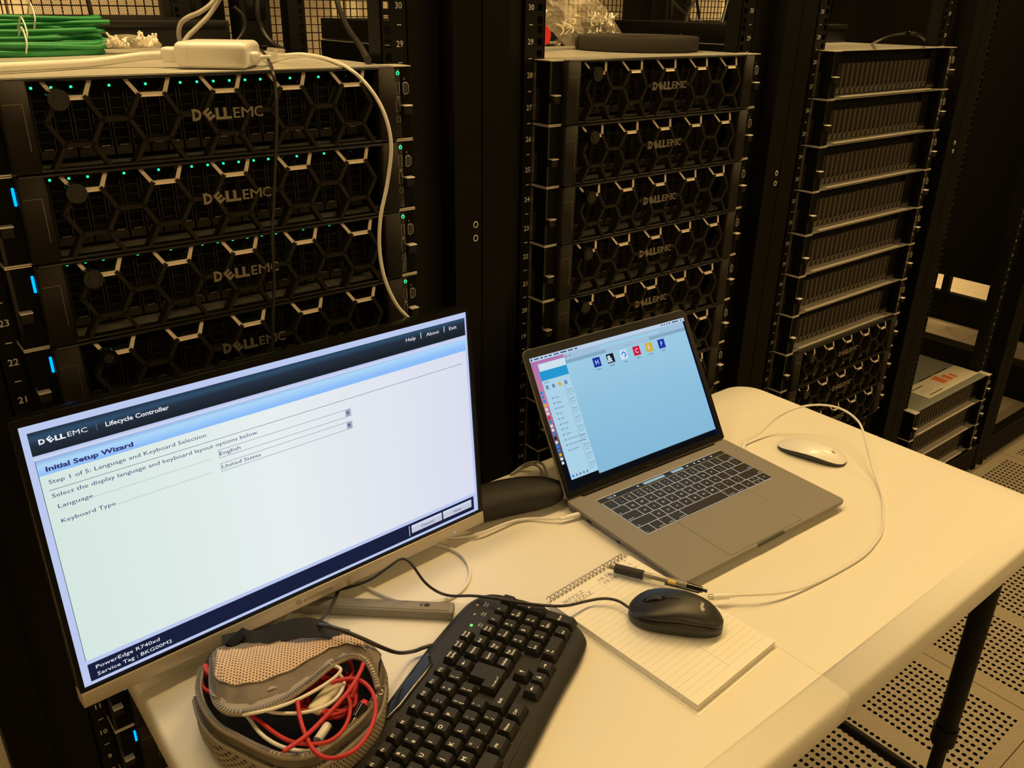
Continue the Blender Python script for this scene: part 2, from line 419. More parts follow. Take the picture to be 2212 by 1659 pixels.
def drive_open_mesh():
    g = G(); w = .0082
    g.box(-w, w, -.004, .002, .006, .082, 'deep')
    g.box(-w, -w+.0026, -.012, -.004, .006, .063, 'drivelite').box(w-.0014, w, -.0125, -.004, .006, .063, 'drivelite')
    g.box(-w, w, -.012, -.004, .0055, .0160, 'drivelite').box(-w*.3, w*.8, -.0135, -.012, .0168, .0182, 'drivehi')
    g.box(-w+.0024, -w+.003, -.0125, -.012, .006, .063, 'drivehi')
    for k in range(4): g.box(-w+.003, w-.002, -.0075, -.004, .026+k*.010, .0272+k*.010, 'drivelite')
    return g
led_on = G().box(-.0011, .0011, -.0125, -.0115, -.0011, .0011, GREEN).mesh('status_light')
led_off = G().box(-.0009, .0009, -.0125, -.0115, -.0009, .0009, GREEND).mesh('status_light')
dm = drive_mesh().mesh('drive_carrier'); dmo = drive_open_mesh().mesh('drive_carrier')
LIT = (0, 1, 2, 4, 6, 8, 9, 10, 11, 12, 13, 15, 17)

def lattice(accent, col=None):
    """honeycomb ribs; accent=True returns the pale upper ribs around one cell only"""
    g = G(); s = .0256; h = s*math.sqrt(3)/2; zc = .0473; segs = []
    def P(cx, cz, k): a = k*PI/3; return (cx+s*math.cos(a), cz+s*math.sin(a))
    seen = set()
    for i in range(-5, 6):
        cx = i*1.5*s
        for j in (-2, -1, 0, 1, 2):
            cz = zc + (j*2*h if i % 2 == 0 else (2*j+1)*h)
            for k in range(6):
                a, b = P(cx, cz, k), P(cx, cz, (k+1) % 6)
                key = tuple(sorted(((round(a[0], 4), round(a[1], 4)), (round(b[0], 4), round(b[1], 4)))))
                if key in seen: continue
                seen.add(key); segs.append((a, b))
    zl, zh = .0035, .0862
    for a, b in segs:
        # clip
        (ax, az), (bx_, bz) = a, b
        if az > bz: (ax, az), (bx_, bz) = (bx_, bz), (ax, az)
        if bz < zl or az > zh: continue
        if az < zl: t = (zl-az)/(bz-az); ax += (bx_-ax)*t; az = zl
        if bz > zh: t = (zh-az)/(bz-az); bx_ = ax+(bx_-ax)*t; bz = zh
        if min(ax, bx_) < -.1932 or max(ax, bx_) > .1932: continue
        isacc = (az > zc+h-.002)
        if isacc != accent: continue
        if accent and abs((ax+bx_)/2-col*3*s) > 1.4*s: continue
        d = Vector((bx_-ax, bz-az)); 
        if d.length < .002: continue
        d.normalize(); nrm = Vector((-d.y, d.x))*.00215; e = d*(.0012 if az < zh-.01 else 0)
        q = [(ax-e.x+nrm.x, az-e.y+nrm.y), (ax-e.x-nrm.x, az-e.y-nrm.y), (bx_+e.x-nrm.x, min(bz+e.y-nrm.y, zh+.001)), (bx_+e.x+nrm.x, min(bz+e.y+nrm.y, zh+.001))]
        def yf(z): return -.0462 + (max(0, z-.066)*.62 if accent else 0) - (.0002 if accent else 0)
        vs = [(p[0], yf(p[1]), p[1]) for p in q] + [(p[0], -.0325, p[1]) for p in q]
        m = 'silver' if accent else 'bezel'
        g.add(vs, [(0, 1, 2, 3)], m); g.add(vs, [(0, 4, 5, 1), (1, 5, 6, 2), (2, 6, 7, 3), (3, 7, 4, 0)], 'bezel')
    return g
def bezel_frame():
    g = G()
    for z in (.0022, .0866): g.cyl((-.213, -.043, z), (.213, -.043, z), .0021, 'gloss', 8)
    g.box(-.213, .213, -.041, -.032, .0006, .003, 'gloss').box(-.213, .213, -.041, -.032, .0858, .0876, 'gloss')
    g.rbox(-.217, -.190, -.0455, -.031, .002, .0865, 'bezel', r=.003, only='z')
    g.rbox(.190, .214, -.0455, -.031, .002, .0865, 'bezel', r=.003, only='z')
    g.box(-.214, -.197, -.0461, -.0455, .0655, .0659, 'drivehi').box(-.1975, -.197, -.0461, -.0455, .022, .0655, 'drivehi')
    return g
def logo_mesh():
    g = G(); y = -.0475; m = mat('logo satin grey', (.3, .27, .23), .35, metal=.5); h = .0108; z = .0412
    def t(s, x, wd, b): g.text(s, (x, y, z), X_, Z_, h, m, width=wd, bold=b)
    t('D', -.0392, .0096, .04)
    ca, sa = math.cos(math.radians(36)), math.sin(math.radians(36))
    g.text('E', Vector((-.0217, y, z-.0013)), Vector((ca, 0, sa)), Vector((-sa, 0, ca)), h*.98, m, width=.0084, bold=.04)
    t('LL', -.0138, .0172, .04); t('E', .0060, .0070, 0); t('M', .0150, .0130, 0); t('C', .0294, .0100, 0)
    g2 = G().add(g.v, g.f, m)
    # give the letters thickness
    k = len(g.v); g2.add([(v[0], v[1]+.002, v[2]) for v in g.v], [f[::-1] for f in g.f], m)
    return g2
def ear_mesh(sg):
    g = G()
    def bx(a, b, *r): g.box(min(sg*a, sg*b), max(sg*a, sg*b), *r)
    bx(.2175, .241, -.034, .0, .0012, .0868, 'deep')
    bx(.2175, .242, -.036, .0, .0868, .0880, 'plate'); bx(.2175, .242, -.036, .0, .0000, .0012, 'plate')
    if sg < 0: bx(.2375, .241, -.0345, -.034, .002, .086, 'gloss')
    return g
def latch_mesh(sg):
    g = G(); x = sg*.2325
    g.rbox(x-.0062, x+.0062, -.044, -.034, .0405, .0422, 'plate', r=.0006)
    g.rbox(x-.0058, x+.0058, -.0425, -.034, .030, .0405, 'bezel', r=.001)
    return g
def ports_mesh():
    g = G(); y = -.0346
    g.rbox(.2185, .2265, y-.0006, y+.001, .003, .085, 'gloss', r=.0004)
    for z0, z1 in ((.055, .069), (.034, .047), (.022, .028)): 
        g.tube([(.2200, y-.0008, z0), (.2248, y-.0008, z0), (.2248, y-.0008, z1), (.2200, y-.0008, z1)], .00025, 'plate', n=4, sub=0, closed=True)
    for k in range(3): g.box(.2202, .2250, y-.001, y, .0490+k*.0015, .0494+k*.0015, 'ink')
    g.text('D', (.2325, y-.0006, .0715), X_, Z_, .002, 'ink', align='c')
    return g
def vga_mesh():
    g = G(); y = -.0348; x0, x1, z0, z1 = .2292, .2372, .0545, .0690
    g.rbox(x0, x1, y-.0025, y+.001, z0, z1, 'aludark', r=.002, only=None)
    g.tube([(x0, y-.0026, z0+.002), (x0+.002, y-.0026, z0), (x1-.002, y-.0026, z0+.001), (x1, y-.0026, z0+.003), (x1, y-.0026, z1-.003), (x1-.002, y-.0026, z1-.001), (x0+.002, y-.0026, z1), (x0, y-.0026, z1-.002)], .0003, 'plate', n=4, sub=0, closed=True)
    return g
def power_mesh(lit):
    g = G(); y = -.0362; m = GREEN if lit else M_['drivehi']
    pts = [(.2228+.0019*math.cos(a), y, .0795+.0019*math.sin(a)) for a in [2*PI*i/14 for i in range(14)]]
    g.tube(pts, .00042, m, n=5, sub=0, closed=True); g.box(.2225, .2231, y-.0005, y+.0004, .0806, .0824, m); return g
_sh = {k: v.mesh(k) for k, v in {'chassis': chassis_mesh(), 'lattice': lattice(False), 'frame': bezel_frame(), 'logo': logo_mesh(),
       'earL': ear_mesh(-1), 'earR': ear_mesh(1), 'latL': latch_mesh(-1), 'latR': latch_mesh(1), 'ports': ports_mesh(), 'vga': vga_mesh(), 'pw1': power_mesh(True), 'pw0': power_mesh(False),
       'lock': G().cyl((-.167, -.0565, .0692), (-.167, -.044, .0692), .0098, 'gloss', 24).cyl((-.167, -.0572, .0692), (-.167, -.0565, .0692), .0052, 'drive', 16),
       'bar': G().rbox(-.2205, -.2178, -.0358, -.0335, .0590, .0770, BLUE, r=.0008), 'chassisgrey': chassis_mesh('lidgrey'),
       'ledge': G().box(-.186, .176, FY-.001, -.004, .0012, .0034, 'ledge'),
       'vent': G().box(.177, .2155, -.012, .0, .004, .082, 'deep').box(.178, .214, -.014, -.012, .0135, .0150, 'drive')}.items()}
ACC = [lattice(True, k).mesh('bezel_accent') for k in (-2, -1, 0, 1, 2)]
vt = G(); 
for k in range(9): vt.box(.180+k*.0038, .1822+k*.0038, -.0145, -.0125, .0035, .0105, 'drivehi')
_sh['ventteeth'] = vt.mesh('vent')
def make_server(kind, lit, grey=False):
    t = thing('rack_server', 'x', 'server')
    ch = obj('chassis', _sh['chassisgrey' if grey else 'chassis'], t)
    for sg, k in ((-1, 'L'), (1, 'R')):
        e = obj('mounting_ear', _sh['ear'+k], t); obj('latch', _sh['lat'+k], e, 'silver topped release latch')
        if sg < 0 and lit: obj('indicator_bar', _sh['bar'], e, 'glowing blue indicator bar')
        if sg > 0:
            obj('power_button', _sh['pw1' if lit else 'pw0'], e, 'glowing green power button' if lit else 'unlit power button'); obj('usb_ports', _sh['ports'], e); obj('video_port', _sh['vga'], e)
    for j in range(20):
        d = obj('drive_carrier', dmo if kind == 'open' else dm, t, loc=(-.1757+.01815*j, 0, 0))
        if lit and kind != 'open':
            on = j in LIT; obj('status_light', led_on if on else led_off, d, 'glowing green drive light' if on else None, loc=(-.005, 0, .0768))
    if kind == 'open':
        obj('front_ledge', _sh['ledge'], t, 'pale metal ledge'); obj('vent_panel', _sh['vent'], t); obj('vent_teeth', _sh['ventteeth'], t)
    else:
        b = obj('bezel', _sh['lattice'], t, 'honeycomb bezel grille'); obj('bezel_frame', _sh['frame'], b)
        for am in ACC: obj('bezel_accent', am, b, 'pale champagne upper ribs')
        obj('bezel_lock', _sh['lock'], b, 'round black key lock'); obj('logo', _sh['logo'], b, 'raised satin brand lettering')
    return t
ORD = ('topmost', 'second from top', 'third from top', 'fourth from top', 'fifth from top', 'sixth from top', 'seventh from top', 'eighth from top', 'ninth from top', 'tenth from top', 'eleventh from top')
def stack(kind, lit, rx, tops, txt, grp, grey=False, first=0):
    p = None
    for i, n in enumerate(tops):
        loc = (rx, 0, ZR+(n-1.5)*U); lab = txt % ORD[first+i]
        if p is None:
            p = make_server(kind, lit, grey); p.location = loc; p['label'] = lab; p['group'] = grp
        else: dup(p, loc=loc, label=lab, group=grp)
stack('bezel', True, RX[0], range(28, 9, -2), 'black honeycomb bezel server with green lights, %s in the leftmost rack', 'lit servers in the leftmost rack')
stack('bezel', False, RX[1], range(28, 12, -2), 'unlit honeycomb bezel server, %s in the rack behind the laptop', 'unlit servers in the rack behind the laptop')
stack('open', False, RX[2], range(28, 15, -2), 'server showing bare drive slots over a pale ledge, %s in the third rack', 'open drive servers in the third rack')
stack('bezel', False, RX[2], (14, 12, 10), 'unlit honeycomb bezel server under the open drive servers, %s in the third rack', 'bezel servers low in the third rack', first=7)
stack('open', False, RX[3], (6, 4, 2), 'bare drive server at bottom of the fourth rack, %s of three', 'servers at the bottom of the fourth rack', grey=True)
# rail brackets beside the servers
def bracket(rx, n, txt):
    g = G().box(-.2455, -.243, -.004, .0, .003, .086, 'drivehi').box(-.2425, -.2415, -.010, .0, .003, .086, 'drive')
    return g
for rx, tops, nm in ((0, range(28, 12, -2), 'middle'), (.715, range(28, 9, -2), 'third')):
    g = G()
    for n in tops:
        z = (n-1.5)*U+ZR
        g.box(-.2432, -.2422, -.006, -.0005, z+.004, z+.085, 'drivehi').box(-.2418, -.2412, -.012, -.0005, z+.004, z+.050, 'drive')
    tag(obj('rail_bracket_strip', g, loc=(rx, 0, 0)), 'thin dull metal strip edging the left mounting rail of the %s rack' % ('second' if nm == 'middle' else 'third'), 'bracket')
# label on the lid of the low server
ZD = ZR+6.5*U-.0004
t = G(); t.box(1.325, 1.645, -.006, .072, ZD, ZD+.0005, 'sticker')
for a, b, c, d in ((1.47, 1.505, .022, .066), (1.515, 1.54, .022, .056), (1.55, 1.565, .022, .048)): t.box(a, b, c, d, ZD+.0005, ZD+.0007, 'orange')
for a, b, c, d in ((1.325, 1.40, .052, .055), (1.42, 1.50, .074, .077), (1.52, 1.60, .074, .077), (1.35, 1.43, .004, .007)): t.box(a, b, c, d, ZD+.0005, ZD+.0008, 'deep')
for k in range(3): t.box(1.34, 1.40, .018+k*.008, .020+k*.008, ZD+.0005, ZD+.0007, 'line')
tag(obj('service_label', t), 'cream instruction label with orange bars on the low server lid', 'label')
tag(obj('inventory_tag', G().box(2.02, 2.05, .10, .104, .42, .52, 'pink')), 'small pink tag hanging in the rack at right edge', 'tag')


# black sheets added to darken the view through the far racks
for x, l in ((1.7875, 'added black sheet darkening the view between the fourth rack and the empty fifth rack'), (2.5025, 'added black sheet darkening the view on the far side of the fifth rack'), (3.2175, 'added black sheet hiding the bright wall at the end of the rack row')):
    tag(obj('added_dark_sheet', G().box(-.001, .001, .03, .97, .62, ZT+.04, 'black'), loc=(x, 0, 0)), l, 'panel', 'added black sheets between the far racks')

# ================================================================ gear lying on the top servers
ZL = ZR+28.5*U+.00015-.0007+.0001      # lid surface of the top servers
ZL = ZR+26.5*U+.0880
def flat_switch(x, label, y0=.46):
    t = thing('network_switch', label, 'switch', (x, y0, ZL), group='black flat boxes on top of the servers')
    obj('switch_case', G().rbox(-.215, .215, 0, .40, .001, .040, 'black', r=.002), t)
    obj('front_strip', G().box(-.21, .21, -.002, 0, .030, .034, 'gloss'), t)
flat_switch(RX[0], 'black flat box lying behind the white power brick on the leftmost servers')
flat_switch(RX[1], 'black flat box behind the plastic bags and foam roll', .30)
flat_switch(RX[2], 'black flat box on the open drive servers of the third rack', .22)
OUTLET = G().rbox(-.02, .02, -.034, -.03, 0, .06, 'gloss', r=.003).mesh('outlet')
# power strips hanging at the back of the racks
for i, (x, l) in enumerate(((-.43, 'tall black power strip at the back, above the white power brick'), (-.285, 'tall black power strip at the back, right of the first one'), (.30, 'tall black power strip at the back of the second rack'), (.50, 'tall black power strip with a green light behind the plastic bags'), (1.02, 'tall black power strip at the back of the third rack'))):
    t = thing('power_strip', l, 'power strip', (x, .88, ZR), group='power strips at the rear of the racks')
    obj('strip_body', G().rbox(-.034, .034, -.03, .03, .10, 1.85, 'black', r=.004), t)
    for k in range(14): obj('outlet', OUTLET, t, loc=(0, 0, .2+k*.11))
    if i == 3: obj('status_light', G().box(-.031, -.026, -.034, -.031, 1.250, 1.256, GREEN), t, 'small green light')
def cable(name, label, pts, r, m, cat='cable', group=None, sub=8, n=8):
    o = obj(name, G().tube(pts, r, m, n=n, sub=sub)); tag(o, label, cat, group); return o
for l, pts in (
    ('black cable dropping behind the green cable coils', [aty(90*2, -30, .5), aty(190, 0, .5), aty(200, 45, .5)]),
    ('thick black cable curving down to the lid beside number 29', [aty(725, -20, .45), aty(733, 20, .42), aty(752, 62, .35), aty(778, 100, .25), at(795, 130, ZL+.005)]),
    ('black cable loop hanging beside the rear power strip', [aty(505, 15, .6), aty(524, 35, .6), aty(528, 60, .6), aty(515, 85, .6), aty(500, 92, .6)]),
    ('thick black cable arc in front of the mesh door above the brick', [aty(560, -20, .6), aty(556, 25, .6), aty(566, 65, .6), aty(590, 95, .58), aty(612, 108, .55)]),
    ('black cable falling onto the middle servers right of the foam roll', [aty(1510, -15, .5), aty(1490, 20, .45), aty(1478, 60, .4), aty(1466, 85, .35)]),
    ('thin black cable slanting down near number 29 of the second rack', [aty(1450, 0, .7), aty(1470, 20, .7), aty(1485, 35, .7), aty(1500, 60, .65)]),
    ('black cable hanging straight behind number 30 of the second rack', [aty(1505, 0, .5), aty(1512, 50, .5), aty(1518, 105, .42)]),
    ('black cable bowing left beside number 30 of the second rack', [aty(1612, 25, .30), aty(1588, 50, .30), aty(1572, 85, .28), aty(1570, 108, .20)]),
    ('thin black cable running down to the third rack lid', [aty(1572, 0, .4), aty(1560, 45, .38), aty(1552, 75, .35), aty(1546, 108, .3)]),
    ('thin black cable at the back of the third rack', [aty(1938, -10, .6), aty(1946, 40, .6), aty(1948, 80, .55)])):
    cable('power_cable', l, pts, .0048 if 'thick' in l else .0036, 'cordblack', group='black cables behind the servers')
cable('bent_cable', 'glossy black cable arching over the third rack lid', [at(1884, 94, ZL+.003), at(1902, 85, ZL+.022), at(1940, 74, ZL+.035), at(1975, 73, ZL+.038), at(1995, 82, ZL+.02), at(2003, 94, ZL+.003)], .003, 'gloss')

# white power brick and its leads
bz = math.radians(-35)
t = thing('power_brick', 'white square laptop power brick lying on the leftmost top server', 'power adapter', (-.690, .026, ZL), bz)
obj('brick_case', G().rbox(-.0395, .0395, -.0395, .0395, .0005, .0285, 'white', r=.0075, seg=4).box(-.0235, -.0232, -.03960, -.0390, .006, .023, 'line'), t)
obj('plug_block', G().rbox(-.058, -.0385, -.024, -.004, .006, .022, 'white', r=.004, seg=3), t)
obj('cable_port', G().rbox(.0385, .0480, -.022, -.006, .008, .018, 'white', r=.003), t)
P0 = Matrix.Translation((-.690, .026, ZL)) @ Matrix.Rotation(bz, 4, 'Z')
a0 = P0 @ Vector((-.056, -.014, .013))
cable('extension_cord', 'thick white extension cord running from the power brick along the lid', [a0, a0+(P0.to_3x3() @ Vector((-.03, 0, -.002))), at(200, 135, ZL+.006), at(80, 142, ZL+.006), at(-120, 152, ZL+.006)], .0046, 'cordwhite', 'cord', n=12)
a1 = P0 @ Vector((.047, -.014, .012))
cable('charging_cable', 'long thin white cable looping from the lid down over the leftmost servers', [a1, at(600, 121, ZL+.006), at(650, 117, ZL+.004), at(700, 125, ZL+.003), aty(745, 143, -.045), aty(785, 175, -.075), aty(818, 220, -.09), aty(838, 270, -.10), aty(845, 325, -.105), aty(836, 400, -.105), aty(822, 470, -.105), aty(820, 540, -.105), aty(832, 605, -.11), aty(858, 660, -.115), aty(890, 694, -.12), aty(930, 735, -.125), aty(975, 800, -.13)], .0022, 'cordwhite')
cable('thin_black_cable', 'thin black cable hanging down across the second honeycomb from its middle', [at(540, 104, ZL+.010), at(562, 108, ZL+.012), at(578, 126, ZL+.006), aty(588, 150, -.040), aty(595, 190, -.055), aty(598, 260, -.06), aty(595, 350, -.06), aty(591, 440, -.06), aty(588, 520, -.06), aty(592, 600, -.06), aty(590, 690, -.06), aty(588, 800, -.06)], .0019, 'cordblack')
cable('grey_cord_loop', 'doubled beige cord rising in a loop above the power brick', [aty(392, 98, .10), aty(386, 75, .10), aty(390, 52, .10), aty(405, 38, .10), aty(432, 26, .11), aty(456, 8, .12), aty(470, -14, .13), aty(478, -10, .14), aty(455, 28, .14), aty(430, 55, .13), aty(408, 76, .12), aty(396, 92, .11)], .0028, 'cordgrey', 'cord')
g = G(); c0 = at(596, 118, ZL+.010)
g.rbox(-.011, .011, -.006, .006, -.006, .007, 'clear', r=.002).box(-.008, .002, -.0065, -.006, -.004, .004, 'cordwhite')
o = tag(obj('cable_clip', g, loc=c0, rot=(.2, .1, -.5)), 'translucent clip holding the white and black cables right of the power brick', 'clip')

# coils of green patch cable
def coil(label, x, y, z, L, wdt, loops, seed, ph=0):
    rnd = random.Random(seed); pts = []
    for k in range(loops*10):
        a = 2*PI*k/10+ph; q = rnd.uniform(.86, 1.05)
        pts.append(Vector((x+math.cos(a)*L*.5*q, y+math.sin(a)*wdt*.5*q+rnd.uniform(-.004, .004), max(ZL+.0035, z+(k/loops/10)*.016+.007*math.sin(a*.5+seed)+rnd.uniform(-.003, .003)))))
    t = thing('patch_cable_coil', label, 'cable coil', (0, 0, 0), group='coils of green patch cable')
    obj('coiled_cable', G().tube(pts, .0031, 'green', n=8, sub=5), t)
    for sx in (-.22, .12):
        g = G(); g.tube([(x+sx*L, y-wdt*.62, z+.004), (x+sx*L+.003, y-wdt*.64, z+.018), (x+sx*L+.004, y-wdt*.3, z+.034), (x+sx*L, y-wdt*.1, z+.02)], .0011, 'cordwhite', n=5)
        obj('twist_tie', g, t)
coil('lowest coil of green patch cable behind the power brick', -.87, .32, ZL+.001, .27, .06, 5, 3)
coil('middle coil of green patch cable above the lowest one', -.865, .345, ZL+.012, .28, .07, 5, 9, .6)
coil('topmost coil of green patch cable reaching before the mesh door', -.845, .37, ZL+.028, .28, .05, 3, 21, .2)
def crumpled(o, ex, ez, ey, wd, ht, bulge, seed, m, nx=14, nz=12, pinch=.5, tip=.0):
    rnd = random.Random(seed); g = G(); h = [[rnd.uniform(-1, 1) for _ in range(nz+1)] for _ in range(nx+1)]
    for sd in (-1, 1):
        vs = []
        for i in range(nx+1):
            for j in range(nz+1):
                u, v = i/nx, j/nz; b = (math.sin(PI*u)*math.sin(PI*v))**.5 if 0 < u < 1 and 0 < v < 1 else 0
                ww = wd*(1-pinch*(1-v)**1.5 if tip else 1-pinch*v)
                p = Vector(o)+ex*((u-.5)*ww)+ez*(v*ht)+ey*(sd*bulge*b*(.8+.35*h[i][j]))+ex*(.004*h[j % nx][i % nz])
                vs.append(p)
        g.add(vs, [(i*(nz+1)+j, (i+1)*(nz+1)+j, (i+1)*(nz+1)+j+1, i*(nz+1)+j+1) for i in range(nx) for j in range(nz)], m, False)
    return g
ck = Vector((.72, -.69, 0)); dk = Vector((.69, .72, 0))
film = M_['clear']
# plastic bags of hardware, foam roll and oddments on the middle servers
def hardware_bag(label, outline, yw, depth, seed, items, hooks, lo, hi):
    t = thing('plastic_bag', label, 'bag', (0, 0, 0), group='plastic bags of screws')
    P = spline([aty(x, y, yw) for x, y in outline], 4, True); c = sum(P, Vector())/len(P); rnd = random.Random(seed)
    away = Vector((.55, .83, 0)); g = G(); n = len(P)
    for sd in (-1, 1):
        rings = []
        for k in range(8):
            f = 1-k/8
            rings.append([c+(p-c)*(f*(1+.05*rnd.uniform(-1, 1)*(k > 0)))+away*(sd*depth*math.sqrt(max(0, 1-f*f))*(1+.30*rnd.uniform(-1, 1))) for p in P])
        g.loft(rings if sd < 0 else [r[::-1] for r in rings], film, cap1=True, smooth=False)
    obj('bag_film', g, t)
    for k in range(items):
        p = aty(lo[0]+(hi[0]-lo[0])*rnd.random(), lo[1]+(hi[1]-lo[1])*rnd.random(), yw+rnd.uniform(-.6, .3)*depth)
        g = G()
        if hooks: g.tube([(0, 0, 0), (.006, 0, .003), (.008, 0, .009), (.005, 0, .015), (-.001, 0, .018)], .0017, 'beigepanel', n=6, sub=3)
        else: g.cyl((0, 0, 0), (0, 0, .003), .0036, 'plate', 8).cyl((0, 0, .003), (0, 0, .012), .0017, 'plate', 6)
        obj('wall_hook' if hooks else 'screw', g, t, loc=p, rot=(rnd.uniform(-1.2, 1.2), rnd.uniform(-.5, .5), rnd.uniform(-1.2, .2)))
    return t
hardware_bag('clear plastic bag of silver screws slumped against the foam roll', [(1205, -20), (1260, -25), (1295, 2), (1318, 30), (1335, 58), (1346, 80), (1322, 83), (1290, 84), (1262, 80), (1238, 60), (1215, 30)], .245, .035, 15, 34, False, (1270, 32), (1326, 78))
hardware_bag('clear plastic bag of cream hooks with its tip down beside numbers 29 and 30', [(1150, -20), (1205, -22), (1228, 8), (1248, 40), (1262, 68), (1256, 86), (1230, 103), (1208, 86), (1188, 66), (1150, 60)], .20, .028, 8, 6, True, (1195, 52), (1238, 84))
tt = hardware_bag('clear bag of small cable plugs between the green coils and the power brick', [(216, 92), (235, 80), (262, 74), (295, 76), (325, 84), (348, 94), (344, 104), (310, 109), (265, 108), (228, 102)], .33, .030, 31, 26, False, (232, 84), (336, 102))
del tt['group']
for c_ in tt.children:
    if c_.name.startswith('screw'): c_.name = 'cable_plug'
t = thing('foam_tape_roll', 'flat black roll of foam tape on the middle servers', 'tape roll', (.110, .135, ZL))
obj('tape_winding', G().loft([[(r*math.cos(2*PI*i/48), r*math.sin(2*PI*i/48), z) for i in range(48)] for r, z in ((.04, .002), (.107, .001), (.109, .004), (.109, .022), (.107, .0245), (.045, .0235), (.04, .022), (.04, .002))], 'foam'), t)
obj('core_ring', G().loft([[(r*math.cos(2*PI*i/32), r*math.sin(2*PI*i/32), z) for i in range(32)] for r, z in ((.0395, .001), (.0395, .022), (.036, .022), (.036, .001), (.0395, .001))], 'deep'), t)
t = thing('red_spool', 'red round spool behind the mounting rail holes at number 29', 'spool', aty(1166, 76, .16))
obj('spool_disc', G().cyl((0, 0, 0), (.006, .006, 0), .018, 'redplastic', 24), t); obj('spool_hub', G().cyl((.006, .006, 0), (.016, .016, 0), .008, 'deep', 16), t)
t = thing('loose_bolt', 'steel bolt lying under the tip of the hook bag', 'bolt', at(1196, 92, ZL+.012))
obj('bolt_shank', G().cyl((-.012, 0, 0), (.006, 0, 0), .0025, 'steel', 10), t); obj('bolt_head', G().cyl((.006, 0, 0), (.012, 0, 0), .006, 'steel', 6, smooth=False), t)

# ================================================================ folding table
TX0, TX1, TY0, TY1, SEAM = -.947, .275, -.675, -.067, -.333
def rr(x0, x1, y0, y1, rads, n=8):
    """outline with its own radius at each corner: x1y0, x1y1, x0y1, x0y0"""
    P = []
    for (cx, cy, sx, sy, a0), r in zip(((x1, y0, -1, 1, -90), (x1, y1, -1, -1, 0), (x0, y1, 1, -1, 90), (x0, y0, 1, 1, 180)), rads):
        if r <= 0: P.append((cx, cy)); continue
        for k in range(n+1):
            a = math.radians(a0+90*k/n); P.append((cx+sx*r+r*math.cos(a), cy+sy*r+r*math.sin(a)))
    return P
def off(poly, d):
    n = len(poly); out = []
    for i in range(n):
        p0, p1, p2 = Vector(poly[i-1]), Vector(poly[i]), Vector(poly[(i+1) % n])
        e1 = (p1-p0).normalized(); e2 = (p2-p1).normalized(); n1 = Vector((-e1.y, e1.x)); n2 = Vector((-e2.y, e2.x))
        b = n1+n2; b = b.normalized() if b.length > 1e-6 else n1; k = max(.35, b.dot(n1)); q = p1+b*(d/k); out.append((q.x, q.y))
    return out
tb = thing('folding_table', 'white plastic folding table with a seam across its middle and black legs', 'table', (0, 0, 0))
def half(x0, x1, rads):
    o = rr(x0, x1, TY0, TY1, rads); g = G()
    def fix(q): return [(p[0], n[1]) if abs(p[0]-SEAM) < .0012 else n for p, n in zip(o, q)]
    rings = [[(x, y, z) for x, y in fix(off(o, d))] for d, z in ((.004, TZ-.041), (0, TZ-.036), (0, TZ-.008), (.0025, TZ-.003), (.006, TZ-.0012), (.034, TZ-.0004), (.038, TZ))]
    # keep the seam edge straight and level
    g.loft(rings, 'table', cap0=True, cap1=True); return g
obj('tabletop_half', half(TX0, SEAM-.0006, (0, 0, .055, .055)), tb); obj('tabletop_half', half(SEAM+.0006, TX1, (.055, .055, 0, 0)), tb)
lp = at(2122, 1300, .695)
def leg_frame(x, dirx):
    for y in (-.63, -.13):
        l = obj('leg', G().cyl((x, y, .30), (x, y, .70), .0165, 'black', 16).cyl((x, y, .30), (x, y, .01), .0115, 'black', 16).cyl((x, y, .30), (x, y, .335), .0195, 'black', 16), tb)
        obj('foot_cap', G().cyl((x, y, 0), (x, y, .03), .0135, 'deep', 12), l)
    obj('cross_bar', G().cyl((x, -.61, .20), (x, -.13, .20), .010, 'black', 12), tb)
    obj('top_bar', G().cyl((x, -.63, .688), (x, -.11, .688), .011, 'black', 12), tb)
    obj('folding_brace', G().cyl((x, -.37, .45), (x+dirx*.26, -.37, .69), .006, 'black', 8), tb)
leg_frame(.168, -1); leg_frame(-.80, 1)
for y in (-.645, -.115):
    obj('side_rail', G().box(-.90, .23, y-.008, y+.008, .688, .712, 'black'), tb)
    for a, b in ((.0, .19), (-.83, -.64)): obj('leg_bracket', G().rbox(a, b, y-.003, y+.006, .655, .70, 'black', r=.001), tb)

# ================================================================ monitor
MB, MA = Vector((.9984, .0558, -.0099)).normalized(), None
MU = -(Vector((-.0042, -.101, -.9949)) - MB*MB.dot(Vector((-.0042, -.101, -.9949)))).normalized()   # up along the screen
MN = MU.cross(MB)                                                                                        # away from the viewer
ML = Vector((-.735, -.19, TZ)); MO = Vector((-.994, -.1767, 1.0696)) - ML
MM = Matrix(((MB.x, MN.x, MU.x, MO.x), (MB.y, MN.y, MU.y, MO.y), (MB.z, MN.z, MU.z, MO.z), (0, 0, 0, 1)))
if MN.y < 0: raise RuntimeError('monitor frame')
mon = thing('monitor', 'widescreen monitor with black rim and champagne chin showing a blue and white setup page', 'monitor', ML)
def mobj(name, g, parent=mon, label=None): return obj(name, g.xf(MM), parent, label)
SW, SH = .522, .2854
sc_ = mobj('screen_frame', G().rbox(-.0052, SW+.0065, .0, .018, -SH-.0045, .0072, 'monblack', r=.002)
     .box(-.0052, SW+.0065, -.0022, .0, .0008, .0072, 'monblack').box(-.0052, -.0006, -.0022, .0, -SH-.0045, .0008, 'monblack').box(SW+.0006, SW+.0065, -.0022, .0, -SH-.0045, .0008, 'monblack').box(-.0006, SW+.0006, -.0022, 0, -SH-.0045, -SH-.0008, 'monblack'))
mobj('rear_shell', G().rbox(.06, SW-.06, .017, .042, -SH+.03, -.04, 'monblack', r=.010, seg=3))
